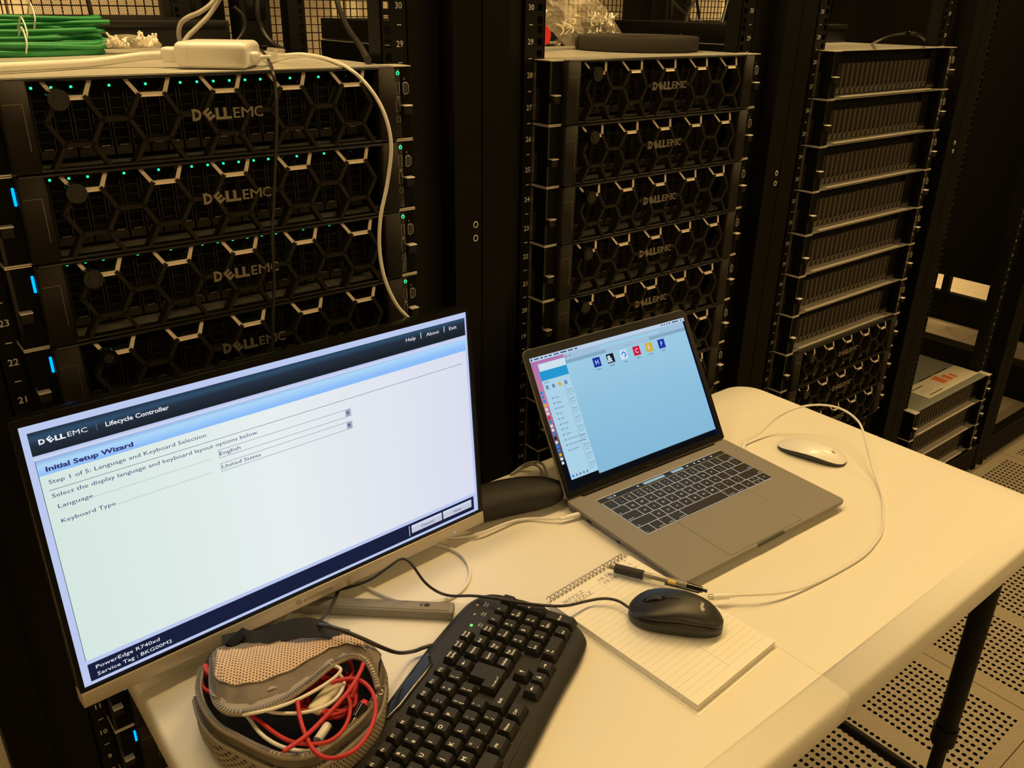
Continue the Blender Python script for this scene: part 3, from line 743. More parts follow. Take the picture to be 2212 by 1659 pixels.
ch_ = mobj('chin_bar', G().rbox(-.0055, SW+.0068, -.0035, .017, -SH-.0215, -SH-.0040, 'monchin', r=.0012), label='champagne metal chin')
g = G(); g.text('element', (.245, -.0037, -SH-.0155), X_, Z_, .0052, 'chintext', width=.040)
g.tube([(.2390+.0030*math.cos(a), -.0037, -SH-.0128+.0030*math.sin(a)) for a in [2*PI*k/14 for k in range(14)]], .0004, 'chintext', n=4, sub=0, closed=True).cyl((.239, -.0036, -SH-.0128), (.239, -.0039, -SH-.0128), .0011, 'chintext', 10)
mobj('chin_logo', g, ch_, 'grey raised lettering'); mobj('power_light', G().cyl((.4763, -.0036, -SH-.0155), (.4763, -.0042, -SH-.0155), .0008, BLUEDOT, 10), ch_, 'small blue light')
# what the screen shows
def emg(name, stops, axis, lo, hi):
    m = D.materials.new(name); m.use_nodes = True; nt = m.node_tree; nt.nodes.clear(); N = nt.nodes.new
    tc = N('ShaderNodeTexCoord'); sp = N('ShaderNodeSeparateXYZ'); mr = N('ShaderNodeMapRange'); cr = N('ShaderNodeValToRGB'); e = N('ShaderNodeEmission'); o = N('ShaderNodeOutputMaterial')
    nt.links.new(tc.outputs['Object'], sp.inputs[0]); nt.links.new(sp.outputs[axis], mr.inputs[0]); mr.inputs[1].default_value = lo; mr.inputs[2].default_value = hi
    nt.links.new(mr.outputs[0], cr.inputs[0]); nt.links.new(cr.outputs[0], e.inputs[0]); nt.links.new(e.outputs[0], o.inputs[0])
    el = cr.color_ramp.elements
    el[0].position, el[0].color = stops[0][0], (*stops[0][1], 1); el[1].position, el[1].color = stops[-1][0], (*stops[-1][1], 1)
    for p_, c_ in stops[1:-1]: k = el.new(p_); k.color = (*c_, 1)
    return m
UI = dict(bg=emis('screen lilac border', (.50, .58, .86)), navy=emis('screen navy', (.010, .014, .045)), page=emg('screen page white', ((0, (.66, .80, .74)), (.45, (.80, .86, .86)), (1, (.70, .72, .86))), 0, -.26, .26),
          ink=emis('screen text navy', (.03, .03, .16)), white=emis('screen text white', (.85, .88, .95)), line=emis('screen grey line', (.12, .13, .2)), grey=emis('screen grey button', (.30, .32, .46)),
          btn=emis('screen pale button', (.55, .57, .68)), edge=emis('screen pale edge', (.62, .68, .85)))
headm = emg('screen header band', ((0, (.012, .016, .022)), (.5, (.02, .03, .05)), (.72, (.03, .075, .14)), (1, (.016, .025, .045))), 2, MO.z-.0303, MO.z-.0068)
bluem = emg('screen blue title band', ((0, (.26, .50, .95)), (.6, (.42, .68, .93)), (1, (.26, .40, .72))), 2, MO.z-.0508, MO.z-.0345)
g = G()
def q(x0, y0, x1, y1, m, d=1): g.box(x0/1000, x1/1000, -.0003-d*.00012, -.0003-d*.00012+.00008, -y1/1000, -y0/1000, m)
def tx(s, x, y, h, m, wd=None, al='l', bold=0, d=3): g.text(s, (x/1000, -.0003-d*.00012, -y/1000), X_, Z_, h/1000, m, width=None if wd is None else wd/1000, align=al, bold=bold)
g.box(0, SW, -.0003, .0, -SH, 0, UI['bg'])
q(5.8, 7, 519.5, 30.1, headm); q(5.8, 32.5, 519.2, 34.2, UI['edge'], 1)
q(7, 35, 518.3, 50.8, bluem); q(7, 50.8, 518, 257, UI['page']); q(6.4, 35, 7, 257, UI['line'], 2)
q(7, 261.6, 515, 281.8, UI['navy'])
tx('D', 13.4, 20.2, 4.6, UI['white'], 5.4, bold=.04); g.text('E', (.0231, -.0007, -.0209), Vector((.81, 0, .586)), Vector((-.586, 0, .81)), .0052, UI['white'], width=.0046, bold=.03)
tx('LL', 27.4, 20.2, 4.6, UI['white'], 9.2, bold=.04); tx('EMC', 38.4, 20.0, 4.6, UI['white'], 17.8)
q(64.2, 14.5, 64.8, 22, UI['line'], 3); tx('Lifecycle Controller', 72.8, 20.2, 4.4, UI['white'], 61.3, bold=.015)
tx('Help', 426.7, 17.9, 4.3, UI['white'], 14.6); q(449.1, 11, 449.9, 18.5, UI['white'], 3); tx('About', 457.7, 17.7, 4.3, UI['white'], 19.8); q(485.3, 11, 486.1, 18.5, UI['white'], 3); tx('Exit', 493.8, 17.9, 4.3, UI['white'], 12)
tx('Initial Setup Wizard', 13.7, 47.6, 4.6, UI['ink'], 80, bold=.035)
tx('Step 1 of 5: Language and Keyboard Selection', 13.5, 60.7, 4.1, UI['ink'], 152.7); q(12.4, 66.8, 511.4, 67.3, UI['line'], 2)
tx('Select the display language and keyboard layout options below.', 13.4, 75, 4.1, UI['ink'], 209.6)
tx('Language', 16.3, 86.9, 4.1, UI['ink'], 31.4); tx('Keyboard Type', 16, 102.3, 4.1, UI['ink'], 50.2)
for x0, y in ((49, 87), (67.5, 102.3)):
    x = x0
    while x < 168: q(x, y-.5, x+.7, y, UI['line'], 2); x += 1.75
for y0 in (79.5, 95.2):
    q(175.9, y0, 339.8, y0+.4, UI['line'], 3); q(175.9, y0+9, 339.8, y0+9.4, UI['line'], 3); q(175.9, y0, 176.3, y0+9.4, UI['line'], 3); q(339.4, y0, 339.8, y0+9.4, UI['line'], 3)
    q(332.4, y0+.9, 338.8, y0+8.5, UI['grey'], 3); g.add([(.3340, -.0008, -(y0+3.4)/1000), (.3371, -.0008, -(y0+3.4)/1000), (.33555, -.0008, -(y0+6)/1000)], [(0, 1, 2)], UI['ink'])
tx('English', 176.9, 86, 4.1, UI['ink'], 23.6); tx('United States', 177, 101.6, 4.1, UI['ink'], 44.8)
q(405.2, 264.5, 405.9, 279, UI['white'], 3); q(409.2, 265, 459, 276.3, UI['btn'], 2); q(461.3, 265, 510.5, 276.3, UI['btn'], 2); q(409.2, 265, 459, 268.5, UI['edge'], 3); q(461.3, 265, 510.5, 268.5, UI['edge'], 3)
tx('Cancel', 424.5, 273.2, 3.7, UI['ink'], 20.5, d=4); tx('Next', 479, 273.2, 3.7, UI['ink'], 13.5, d=4)
tx('PowerEdge R740xd', 14.2, 269.7, 4.1, UI['white'], 64.8); tx('Service Tag : BKG00M2', 14.2, 278, 4.1, UI['white'], 76.7)
mobj('screen', g, label='glowing setup page')
# stand
jx, jy = -.760-ML.x, -.160-ML.y
def bar(a, b, wd, h):
    a, b = Vector(a), Vector(b); d = (b-a).normalized(); n = Vector((-d.y, d.x, 0)); P = []
    g = G(); L = (b-a).length
    g.rbox(0, L, -wd/2, wd/2, 0, h, 'alu', r=.0030, seg=3).rbox(.006, L-.006, -wd/2+.003, wd/2-.003, h-.0002, h+.0010, 'alu', r=.0008, seg=1)
    return g.xf(Matrix(((d.x, n.x, 0, a.x), (d.y, n.y, 0, a.y), (0, 0, 1, a.z), (0, 0, 0, 1))))
fr = obj('foot_arm', bar((jx, jy, .001), (-.603-ML.x, -.300-ML.y, .001), .021, .0125), mon)
am = G(); e0 = Vector((-.628-ML.x, -.2775-ML.y, .0150)); dd = Vector((.157, -.140, 0)).normalized(); nn = Vector((-dd.y, dd.x, 0))
for k in range(2): p_ = e0+dd*(-.006-k*.002); am.add([p_-nn*.0025, p_+nn*.0025, p_+nn*.0025+dd*.001, p_-nn*.0025+dd*.001], [(0, 1, 2, 3)], 'keyblack')
am.add([e0-nn*.0022-dd*.003, e0-nn*.0022, e0-nn*.004, e0+dd*.005, e0+nn*.004, e0+nn*.0022, e0+nn*.0022-dd*.003], [(0, 1, 2, 3, 4, 5, 6)], 'keyblack')
obj('printed_arrow', am, fr, 'small dark arrow mark')
obj('foot_arm', bar((jx, jy, .001), (-.895-ML.x, -.262-ML.y, .001), .021, .0125), mon)
obj('neck', G().rbox(jx-.022, jx+.022, jy-.012, jy+.012, .008, .20, 'alu', r=.006, seg=3), mon)

# ================================================================ laptop
LL_ = Vector((-.1642, -.3314, TZ)); LZ = -.0473; DH = .0155
lap = thing('laptop', 'open grey aluminium laptop with black keys showing a pale blue web page', 'laptop', LL_, LZ)
g = G(); o = rr(-.17465, .17465, -.12035, .12035, (.009,)*4, 6)
g.loft([[(x, y, z) for x, y in off(o, d)] for d, z in ((.022, .0012), (.010, .0030), (.002, .0075), (.0002, .0110), (0, .0135), (.0003, .0150), (.0010, DH))], 'alu', cap0=True, cap1=True)
obj('laptop_base', g, lap)
obj('finger_notch', G().rbox(-.030, .030, -.1212, -.1155, DH-.0045, DH+.0002, 'aludark', r=.002), lap)
tp = G(); tr_ = rr(-.0795, .0755, -.1155, -.0155, (.004,)*4, 4); tp.loft([[(x, y, z) for x, y in off(tr_, d)] for d, z in ((0, DH-.001), (0, DH+.00012), (.0005, DH+.00014))], 'aludark'); tp.prism(off(tr_, .0005), DH, DH+.00018, 'alu')
obj('trackpad', tp, lap)
KX0, KW = -.1363, .01905
obj('touch_bar', G().prism(rr(KX0, KX0+.2726, .0815, .0920, (.0015,)*4, 3), DH, DH+.0003, 'keyblack').add([], [], 'keyblack'), lap, 'black touch strip')
tb_ = G()
def tq(x0, x1, y0, y1, m, d=.0004): tb_.box(x0, x1, y0, y1, DH+.0003, DH+d, m)
TBL = emis('touch strip grey', (.10, .12, .12)); TBB = emis('touch strip pale blue', (.30, .45, .50))
tq(-.118, .114, .0835, .0900, emis('touch strip dark grey', (.03, .033, .033)), .00035); tq(-.120, -.108, .0838, .0897, TBL); tq(-.045, .0, .0838, .0897, TBB); tq(.016, .042, .0838, .0897, TBB)
for x in (-.105, -.057, .052, .068, .079, .091, .108): tq(x-.0015, x+.0015, .0855, .088, 'legend', .00045)
tb_.text('esc', (-.1165, .0858, DH+.00046), X_, Y_, .0018, 'legend')
obj('touch_icons', tb_, lap.children[-1] if False else lap, 'glowing touch strip icons')
obj('hinge_strip', G().box(KX0-.001, KX0+.2736, .0920, .0930, DH, DH+.0003, 'plate'), lap, 'bright edge above the touch strip')
rows = [(.0705, [(1, '~ `'), (1, '! 1'), (1, '@ 2'), (1, '# 3'), (1, '$ 4'), (1, '% 5'), (1, '^ 6'), (1, '& 7'), (1, '* 8'), (1, '( 9'), (1, ') 0'), (1, '_ -'), (1, '+ ='), (1.31, 'delete')]),
        (.0515, [(1.31, 'tab')]+[(1, c) for c in 'QWERTYUIOP']+[(1, '{ ['), (1, '} ]'), (1, '| \\')]),
        (.0325, [(1.65, 'caps lock')]+[(1, c) for c in 'ASDFGHJKL']+[(1, ': ;'), (1, '" \''), (1.66, 'return')]),
        (.0135, [(2.15, 'shift')]+[(1, c) for c in 'ZXCVBNM']+[(1, '< ,'), (1, '> .'), (1, '? /'), (2.16, 'shift')]),
        (-.0055, [(1, 'fn'), (1, 'control'), (1, 'option'), (1.26, 'command'), (4.79, ''), (1.26, 'command'), (1, 'option'), (1, '<'), (.5, '^v'), (1, '>')])]
for y, keys in rows:
    x = KX0
    for wd, lg in keys:
        half_ = lg == '^v'
        if half_: wd = 1
        w_ = wd*KW; x0, x1 = x+.0009, x+w_-.0009; hh = .0087
        for part in ((0, 1) if half_ else (None,)):
            y0, y1 = (y-hh, y+hh) if part is None else ((y+.0005, y+hh) if part else (y-hh, y-.0005))
            g = G(); o = rr(x0, x1, y0, y1, (.0016,)*4, 2); g.prism(off(o, -.0003), DH-.0005, DH+.00025, 'legend'); g.prism(o, DH, DH+.0007, 'keyblack')
            zt = DH+.0008; m = 'legend'; cy = (y0+y1)/2; cx = (x0+x1)/2
            s_ = ('^' if part else 'v') if half_ else lg
            if len(s_) == 1: g.text(s_, (cx, cy-.0018, zt), X_, Y_, .0034, m, align='c', bold=.01)
            elif ' ' in s_ and len(s_) == 3: g.text(s_[0], (cx, cy+.0015, zt), X_, Y_, .0026, m, align='c'); g.text(s_[2], (cx, cy-.0050, zt), X_, Y_, .0030, m, align='c')
            elif s_:
                al = 'l' if cx < 0 and s_ != 'command' else 'r'; xx = x0+.0018 if al == 'l' else x1-.0018
                if s_ in ('command', 'option', 'control'): xx = x0+.0015 if cx > 0 else x1-.0015; al = 'l' if cx > 0 else 'r'
                g.text(s_, (xx, y0+.0020, zt), X_, Y_, .0021, m, align=al)
                if s_ == 'command': g.text('x', (xx, y0+.011, zt), X_, Y_, .0022, m, align=al)
            obj('key', g, lap)
        x += w_
# lid, local frame: origin at the hinge, x along it, z up the screen, y away
LA = math.radians(31); hy = .12035-.006
LM = Matrix(((1, 0, 0, 0), (0, math.cos(LA), math.sin(LA), hy), (0, -math.sin(LA), math.cos(LA), DH), (0, 0, 0, 1)))
g = G(); o = rr(-.17465, .17465, .002, .2335, (.004, .010, .010, .004), 6)
g.loft([[(x, yy, z) for x, z in off(o, d)] for d, yy in ((.001, 0), (0, .001), (0, .0035), (.003, .0052))][::1], 'alu', cap1=True)
ld = obj('lid', g.xf(LM), lap)
g = G().prism([(x, z) for x, z in off(o, .0008)], 0, .0003, 'monblack'); g.v = [(a, -c, b) for a, b, c in g.v]; obj('glass_bezel', g.xf(LM), ld, 'black glass border')
obj('hinge_barrel', G().cyl((-.145, hy+.001, DH-.001), (.145, hy+.001, DH-.001), .0042, 'monblack', 16), lap)
LU = dict(page=emg('web page blue', ((0, (.22, .47, .68)), (.5, (.27, .53, .72)), (1, (.36, .62, .78))), 2, .02, .22), bar=emis('toolbar blue grey', (.34, .52, .68)), tab=emis('tab strip', (.22, .38, .54)),
          menu=emis('menu bar pale', (.50, .62, .80)), desk=emg('desktop sunset', ((0, (.02, .03, .06)), (.25, (.10, .07, .10)), (.6, (.55, .20, .30)), (1, (.42, .17, .42))), 2, .05, .20),
          night=emis('desktop dark rock', (.004, .0045, .007)), mail=emis('mail window', (.40, .64, .80)), mailb=emis('mail blue bar', (.02, .30, .62)), txt=emis('screen small text', (.03, .07, .14)), txt2=emis('screen grey text', (.14, .25, .36)),
          navy=emis('tile navy', (.01, .03, .35)), blk=emis('tile black', (.01, .012, .02)), wht=emis('tile white', (.60, .75, .85)), red=emis('tile red', (.62, .01, .05)), yel=emis('tile yellow', (.65, .42, .03)), blue=emis('tile blue', (.02, .22, .75)))
g = G()
def lq(x0, z0, x1, z1, m, d=1): g.box(x0/1000, x1/1000, -.0004-d*.0001, -.0004-d*.0001+.00007, z0/1000, z1/1000, LU[m] if isinstance(m, str) else m)
def lt(s, x, z, h, m, wd=None, al='l', d=4, bold=0): g.text(s, (x/1000, -.0004-d*.0001, z/1000), X_, Z_, h/1000, LU[m], width=None if wd is None else wd/1000, align=al, bold=bold)
lq(-166, 13, 164.5, 219.5, 'night', 0); lq(-166, 60, -100, 219.5, 'desk', 1); lq(-166, 213.5, 164.5, 219.5, 'menu', 2)
lq(-154, 29, -90, 208, 'wht', 2); lq(-156, 28, -90, 196.5, 'mail', 3); lq(-156, 182, -90, 196.5, 'mailb', 4); lq(-118, 34, -117.6, 170, 'txt2', 4)
lq(-103, 22.5, 159.5, 213.5, 'page', 5); lq(-103, 203, 159.5, 213.5, 'bar', 6); lq(-103, 197.5, 159.5, 203, 'tab', 6); lq(-20, 197.8, 75, 203, 'bar', 7); lq(-30, 205.5, 100, 210.5, 'page', 7)
lq(159.5, 14, 160.5, 219, 'navy', 2)
for k, c in enumerate(('red', 'yel', 'blue')): lq(-101+k*4.2, 207.5, -98.8+k*4.2, 209.7, c, 8)
for x, s_, c, tc_, cap in ((-44.3, 'H', 'navy', 'wht', 'Hover'), (-15.5, '&', 'blk', 'wht', 'Sample'), (12.7, '', 'wht', 'blue', 'Hosting'), (41.6, 'C', 'red', 'wht', 'Cloud'), (69.8, 'K', 'yel', 'wht', 'Kit'), (98.3, 'F', 'navy', 'wht', 'Form')):
    lq(x-7.5, 179.5, x+7.5, 194.5, c, 7)
    if s_ == '&': g.text('&', ((x-2)/1000, -.00125, .1815), X_, Z_, .0105, LU['wht'], align='c', bold=.03)
    elif s_: lt(s_, x, 183.5, 7, tc_, al='c', d=8, bold=.01)
    else: g.tube([((x+3.8*math.cos(a))/1000, -.0012, (187+3.8*math.sin(a))/1000) for a in [-1.6+k*.42 for k in range(12)]], .0011, LU['blue'], n=5, sub=0)
    lq(x-4.5, 174.8, x+4.5, 176.2, 'txt2', 7)
lt('Favorites', 27, 199.5, 1.8, 'txt2', al='c', d=9)
for k, s_ in enumerate(('Inbox', 'Drafts', 'Archive', 'Sent', 'Junk', 'Groups', 'Trash', 'Clutter', 'Conversation History', 'Subscribed Public Fol', )): lt(s_, -142, 152-k*8.2, 2.6, 'txt', d=5); lq(-147, 152-k*8.2, -144.5, 154.4-k*8.2, 'txt2', 5)
lt('Smart Folders', -146, 70, 2.6, 'txt', d=5); lt('Home', -152, 177.5, 2.6, 'txt', d=6)
for k in range(4): lq(-152+k*12, 168, -147+k*12, 174, ('txt2', 'txt2', 'yel', 'txt2')[k], 5)
for k in range(9):
    z = 158-k*14.5; lt('Sam R', -115.5, z, 2.6, 'txt', d=5); lt('RE: Item', -115.5, z-4, 2.2, 'txt2', d=5); lt('Thank', -115.5, z-7.6, 2.2, 'txt2', d=5)
for k in range(5): lq(-153+k*7, 31, -149.5+k*7, 34.5, 'blue' if k == 0 else 'txt2', 5)
for k, c in enumerate(('blue', 'blue', 'blue', 'yel', 'wht', 'wht', 'red', 'blue', 'wht', 'wht', 'blue', 'blk', 'wht', 'blue', 'blue', 'yel', 'wht', 'wht')): lq(-164.5, 163-k*6.4, -160, 167.3-k*6.4, c, 4)
for k, (x, wd) in enumerate(((-158, 9), (-146, 5), (-138, 5), (-130, 6), (-120, 10), (-107, 12), (-92, 10), (-79, 6), (110, 3), (116, 3), (122, 3), (128, 4), (136, 14), (155, 3))): lq(x, 215.5, x+wd, 217.5, 'txt', 3)
lq(-164, 215, -161.5, 218, 'blk', 3)
obj('screen', g.xf(LM), ld, 'glowing desktop with a pale blue page')
g = G().text('MacBook Pro', (0, -.0006, .0052), X_, Z_, .0022, mat('dim grey lettering', (.12, .11, .09), .5), align='c'); obj('name_lettering', g.xf(LM), ld)
obj('side_ports', G().rbox(-.1750, -.1738, .060, .070, .006, .0092, 'keyblack', r=.001).rbox(-.1750, -.1738, .0, .006, .006, .0092, 'keyblack', r=.001), lap)

# ================================================================ wired keyboard
KO = at(955, 1443, TZ+.025); KR = math.radians(27.6)
kb = thing('keyboard', 'full size black wired keyboard lying diagonally at the near edge of the table', 'keyboard', (KO.x, KO.y, TZ), KR)
outl = [(-250, 36), (-115, 28), (-91, 30), (-60, 37), (27, 38.5), (52, 37.5), (91, 35.5), (118, 33), (133, 29.5), (149, 21), (157.5, 9), (161, -11), (161, -45), (157.5, -69), (151, -92), (142, -109), (131.5, -120), (119, -126.5), (89, -129), (48, -128), (12, -127.5), (-60, -128), (-250, -128), (-280, -112), (-292, -45), (-283, 12)]
outl = [(p.x, p.y) for p in spline([(x/1000, y/1000, 0) for x, y in outl], 4, True)][::-1]
def sgnarea(P): return sum(P[i-1][0]*P[i][1]-P[i][0]*P[i-1][1] for i in range(len(P)))
if sgnarea(outl) < 0: outl = outl[::-1]
g = G()
g.loft([[(x, y, z) for x, y in off(outl, d)] for d, z in ((.004, .0010), (0, .0040), (0, .0075))], 'gloss', cap0=True)
g.loft([[(x, y, z) for x, y in off(outl, d)] for d, z in ((0, .0075), (.0008, .0092))], 'gloss')
g.loft([[(x, y, z) for x, y in off(outl, d)] for d, z in ((.0008, .0092), (.0045, .0122), (.0095, .0158), (.0115, .0163))], 'kbody', cap1=True)
obj('keyboard_body', g, kb)
g = G()
for poly in ([(-88, .026), (-60, .0325), (18, .034), (26, .030), (8, .0155), (-60, .0155), (-80, .018)],):
    P = [(a/1000, b) for a, b in poly]
    if sgnarea(P) < 0: P = P[::-1]
    g.loft([[(x, y, z) for x, y in off(P, d)] for d, z in ((0, .0160), (.0015, .0178), (.004, .0184))], 'gloss', cap1=True)
obj('palm_accent', g, kb, 'glossy raised media strip')
def keytop(w_, h_, m='kkey', poly=None, th=.0088):
    g = G(); hw, hh = w_/2, h_/2
    if poly is None:
        o = rr(-hw, hw, -hh, hh, (.0016,)*4, 2); t = rr(-hw+.0026, hw-.0026, -hh+.0040, hh-.0014, (.0018,)*4, 2)
        t2 = rr(-hw+.0031, hw-.0031, -hh+.0045, hh-.0019, (.0016,)*4, 2)
    else: o = poly; t = [(x, y+.0012) for x, y in off(poly, .0027)]; t2 = [(x, y+.0012) for x, y in off(poly, .0032)]
    if m == 'kkey': pass
    g.loft([[(x, y, .0163) for x, y in o], [(x, y, .0163+th*.55) for x, y in [((a[0]*.5+b[0]*.5), (a[1]*.5+b[1]*.5)) for a, b in zip(o, t)]], [(x, y, .0163+th-.0004) for x, y in t], [(x, y, .0163+th) for x, y in t2]], m, cap1=True, smooth=False)
    return g
def kkey(u, v, leg, wd=1, ht=1, poly=None):
    w_ = wd*.0193-.0012; h_ = ht*.0198-.0012; g = keytop(w_, h_, poly=poly); z = .0163+.0088+.00012; m = 'kprint'
    if isinstance(leg, str):
        if len(leg) == 1: g.text(leg, (-w_*.27, -.0004, z), X_, Y_, .0044, m, align='l', bold=.02)
        elif leg: g.text(leg, (-w_*.33, -.0008, z), X_, Y_, .0030, m, align='l', bold=.015)
    else:
        a, b = leg
        if len(a) <= 2 and len(b) <= 2: g.text(a, (-w_*.24, .0022, z), X_, Y_, .0034, m, bold=.02); g.text(b, (-w_*.24, -.0044, z), X_, Y_, .0036, m, bold=.02)
        else:
            g.text(a, (-w_*.32, .0018, z), X_, Y_, .0035 if len(a) == 1 else .0026, m, bold=.015); g.text(b, (-w_*.32, -.0030, z), X_, Y_, .0026, m, bold=.015)
    obj('key', g, kb, loc=(u/1000, v/1000, 0))
def karrow(u, v, ang, lab=None):
    g = keytop(.0181, .0186); z = .0163+.0088+.00012; c, s_ = math.cos(ang), math.sin(ang)
    def r(x, y): return (-.001+x*c-y*s_, .0012+x*s_+y*c, z)
    g.add([r(-.003, -.0004), r(.0005, -.0004), r(.0005, .0004), r(-.003, .0004)], [(0, 1, 2, 3)], 'kprint').add([r(.0002, -.0018), r(.0032, 0), r(.0002, .0018)], [(0, 1, 2)], 'kprint')
    obj('key', g, kb, loc=(u/1000, v/1000, 0))
for i in range(12): kkey((-11+i)*19-(4 if i < 8 else 0)-(4 if i < 4 else 0), 0, 'F%d' % (i+1), 1, .86)
kkey(-245, 0, 'Esc', 1, .86)
for u, l in ((24, ('PrtScr', 'SysRq')), (42.7, ('Scroll', 'Lock')), (61.5, ('Pause', 'Break'))): kkey(u, 0, l, 1, .86)
for i, l in enumerate((('~', '`'), ('!', '1'), ('@', '2'), ('#', '3'), ('$', '4'), ('%', '5'), ('^', '6'), ('&', '7'), ('*', '8'), ('(', '9'), (')', '0'), ('_', '-'), ('+', '='), ('|', '\\'))): kkey(-2.5-19.05*(13-i), -19, l)
karrow(17.5, -19, PI)
for i, l in enumerate(list('QWERTYUIOP')+[('{', '['), ('}', ']')]): kkey(-14-19.05*(11-i), -38.7, l)
kkey(-252, -38.7, 'Tab', 1.4)
for i, l in enumerate(list('ASDFGHJKL')+[(':', ';'), ('"', "'")]): kkey(-28.3-19.05*(10-i), -58.6, l)
kkey(-247, -58.6, 'Caps Lock', 1.7)
for i, l in enumerate(list('ZXCVBNM')+[('<', ','), ('>', '.'), ('?', '/')]): kkey(-39.3-19.05*(9-i), -78, l)
kkey(-242, -78, 'Shift', 2.1)
P = [(-.0078, -.0098), (.0285, -.0098), (.0285, .0288), (.0012, .0288), (.0012, .0105), (-.0078, .0105)]; P = [(x-.0105, y) for x, y in P]
g = keytop(0, 0, poly=P); z = .0163+.0088+.00015
g.text('Enter', (-.0120, -.0040, z), X_, Y_, .0022, 'kprint').box(-.0045, .0020, -.0034, -.0029, z-.0001, z, 'kprint').add([(-.0045, -.0043, z), (-.0045, -.0020, z), (-.0065, -.0031, z)], [(0, 1, 2)], 'kprint').box(.0016, .0021, -.0030, -.0005, z-.0001, z, 'kprint')
obj('key', g, kb, loc=(.0105, -.0585, 0))
kkey(-5.5, -78, 'Shift', 2.45); kkey(-20.5, -98.3, 'Ctrl', 1.25); kkey(-44, -98.3, 'Menu', 1.15); kkey(-67, -98.3, 'Alt', 1.25); kkey(-134, -99.5, '', 5.7, 1.15); kkey(-203, -98.3, 'Alt', 1.2); kkey(-226, -98.3, 'Win', 1.1); kkey(-252, -98.3, 'Ctrl', 1.3)
for u, v, l in ((40, -19, 'Home'), (59.6, -19, 'End'), (38.8, -38.7, 'Insert'), (57.8, -38.7, ('Page', 'Up')), (37, -58.8, 'Delete'), (55.8, -58.8, ('Page', 'Down'))): kkey(u, v, l)
karrow(32.3, -82.4, PI/2); karrow(13.6, -102, PI); karrow(31.8, -102.8, -PI/2); karrow(51, -102.2, 0)
for u, v, l in ((80.6, -19, ('Num', 'Lock')), (99.8, -19, '/'), (119.6, -19, '*'), (138.6, -19, '-'), (79.4, -38.9, ('7', 'Home')), (98.3, -39, ('8', '^')), (117.8, -39, ('9', 'PgUp')), (77.5, -58.8, ('4', '<')), (96.7, -58.8, '5'), (116, -58.6, ('6', '>')),
                (75.3, -78.4, ('1', 'End')), (94.3, -78.3, ('2', 'v')), (114, -78.2, ('3', 'PgDn')), (111.8, -98.6, ('.', 'Del'))): kkey(u, v, l)
kkey(83.5, -98.8, ('0', 'Ins'), 1.95); kkey(136.6, -49.5, '+', 1, 2.0); kkey(132.4, -88.5, 'Enter', 1, 2.0)
for k, (u, v, on, l) in enumerate(((84.8, 6.0, True, ('Num', 'Lock')), (104, 11.0, False, ('Caps', 'Lock')), (121, 15.5, False, ('Scroll', 'Lock')))):
    g = G().cyl((u/1000, v/1000, .0160), (u/1000, v/1000, .0169), .0018, KGREEN if on else 'cordgrey', 12)
    obj('lock_light', g, kb, 'glowing green lock light' if on else None)
    g = G(); g.text(l[0], (u/1000+.002, v/1000-.0090, .0166), X_, Y_, .0021, 'kprint'); g.text(l[1], (u/1000+.002, v/1000-.0124, .0166), X_, Y_, .0021, 'kprint'); obj('printed_legend', g, kb)

# ================================================================ notebook, pen, mice
NZ = .0085
nb = thing('notebook', 'spiral bound steno notebook open on a ruled page under the black mouse', 'notebook', (-.4185, -.4665, TZ), math.radians(3.4))
NW, NL = .151, .228
obj('cover', G().rbox(-NW/2-.001, NW/2+.001, -NL/2-.001, NL/2, .0002, .0012, 'cordwhite', r=.0003), nb)
g = G()
rnd = random.Random(2)
for k in range(10): d = rnd.uniform(-.0007, .0007); e = rnd.uniform(-.0007, .0007); g.box(-NW/2+d, NW/2+d, -NL/2+e, NL/2-.004, .0013+k*.00072, .0013+k*.00072+.00066, 'paper')
obj('page_block', g, nb)
g = G()
for k in range(25): y = NL/2-.0185-k*.0082; g.box(-NW/2+.001, NW/2-.001, y, y+.00025, NZ-.0001, NZ+.00003, 'line')
g.box(-.00015, .00015, -NL/2+.012, NL/2-.012, NZ-.0001, NZ+.00005, 'line'); obj('ruled_lines', g, nb)
g = G()
def hw(s_, x, y, h, wd): g.text(s_, (x, y, NZ+.0001), X_, Y_, h, 'pencil', width=wd)
hw('3KFY2LZ', -.0640, .0958, .0056, .036); hw('3KFZZLZ', -.0610, .0876, .0056, .040); hw('10.16.', .0036, .0978, .0050, .025); hw('10.16.', .0050, .0896, .0050, .025)
hw('+', .059, .1040, .0040, .0045); hw('+', .059, .0950, .0040, .0045); hw('v', .059, .0860, .0040, .005)
obj('handwriting', g, nb, 'pencilled numbers and letters')
pts = []
for k in range(20*12+1):
    a = 2*PI*k/12; pts.append((-NW/2+.004+(NW-.008)*k/240, NL/2+.0005+.0058*math.cos(a), NZ*.5+.0012+.0062*math.sin(a)))
obj('spiral_wire', G().tube(pts, .0008, 'steel', n=6, sub=0), nb)
g = G(); g.box(-NW/2-.004, NW/2-.008, -NL/2-.006, NL/2-.03, .00015, .0003, 'paper'); obj('loose_sheet', g, nb)

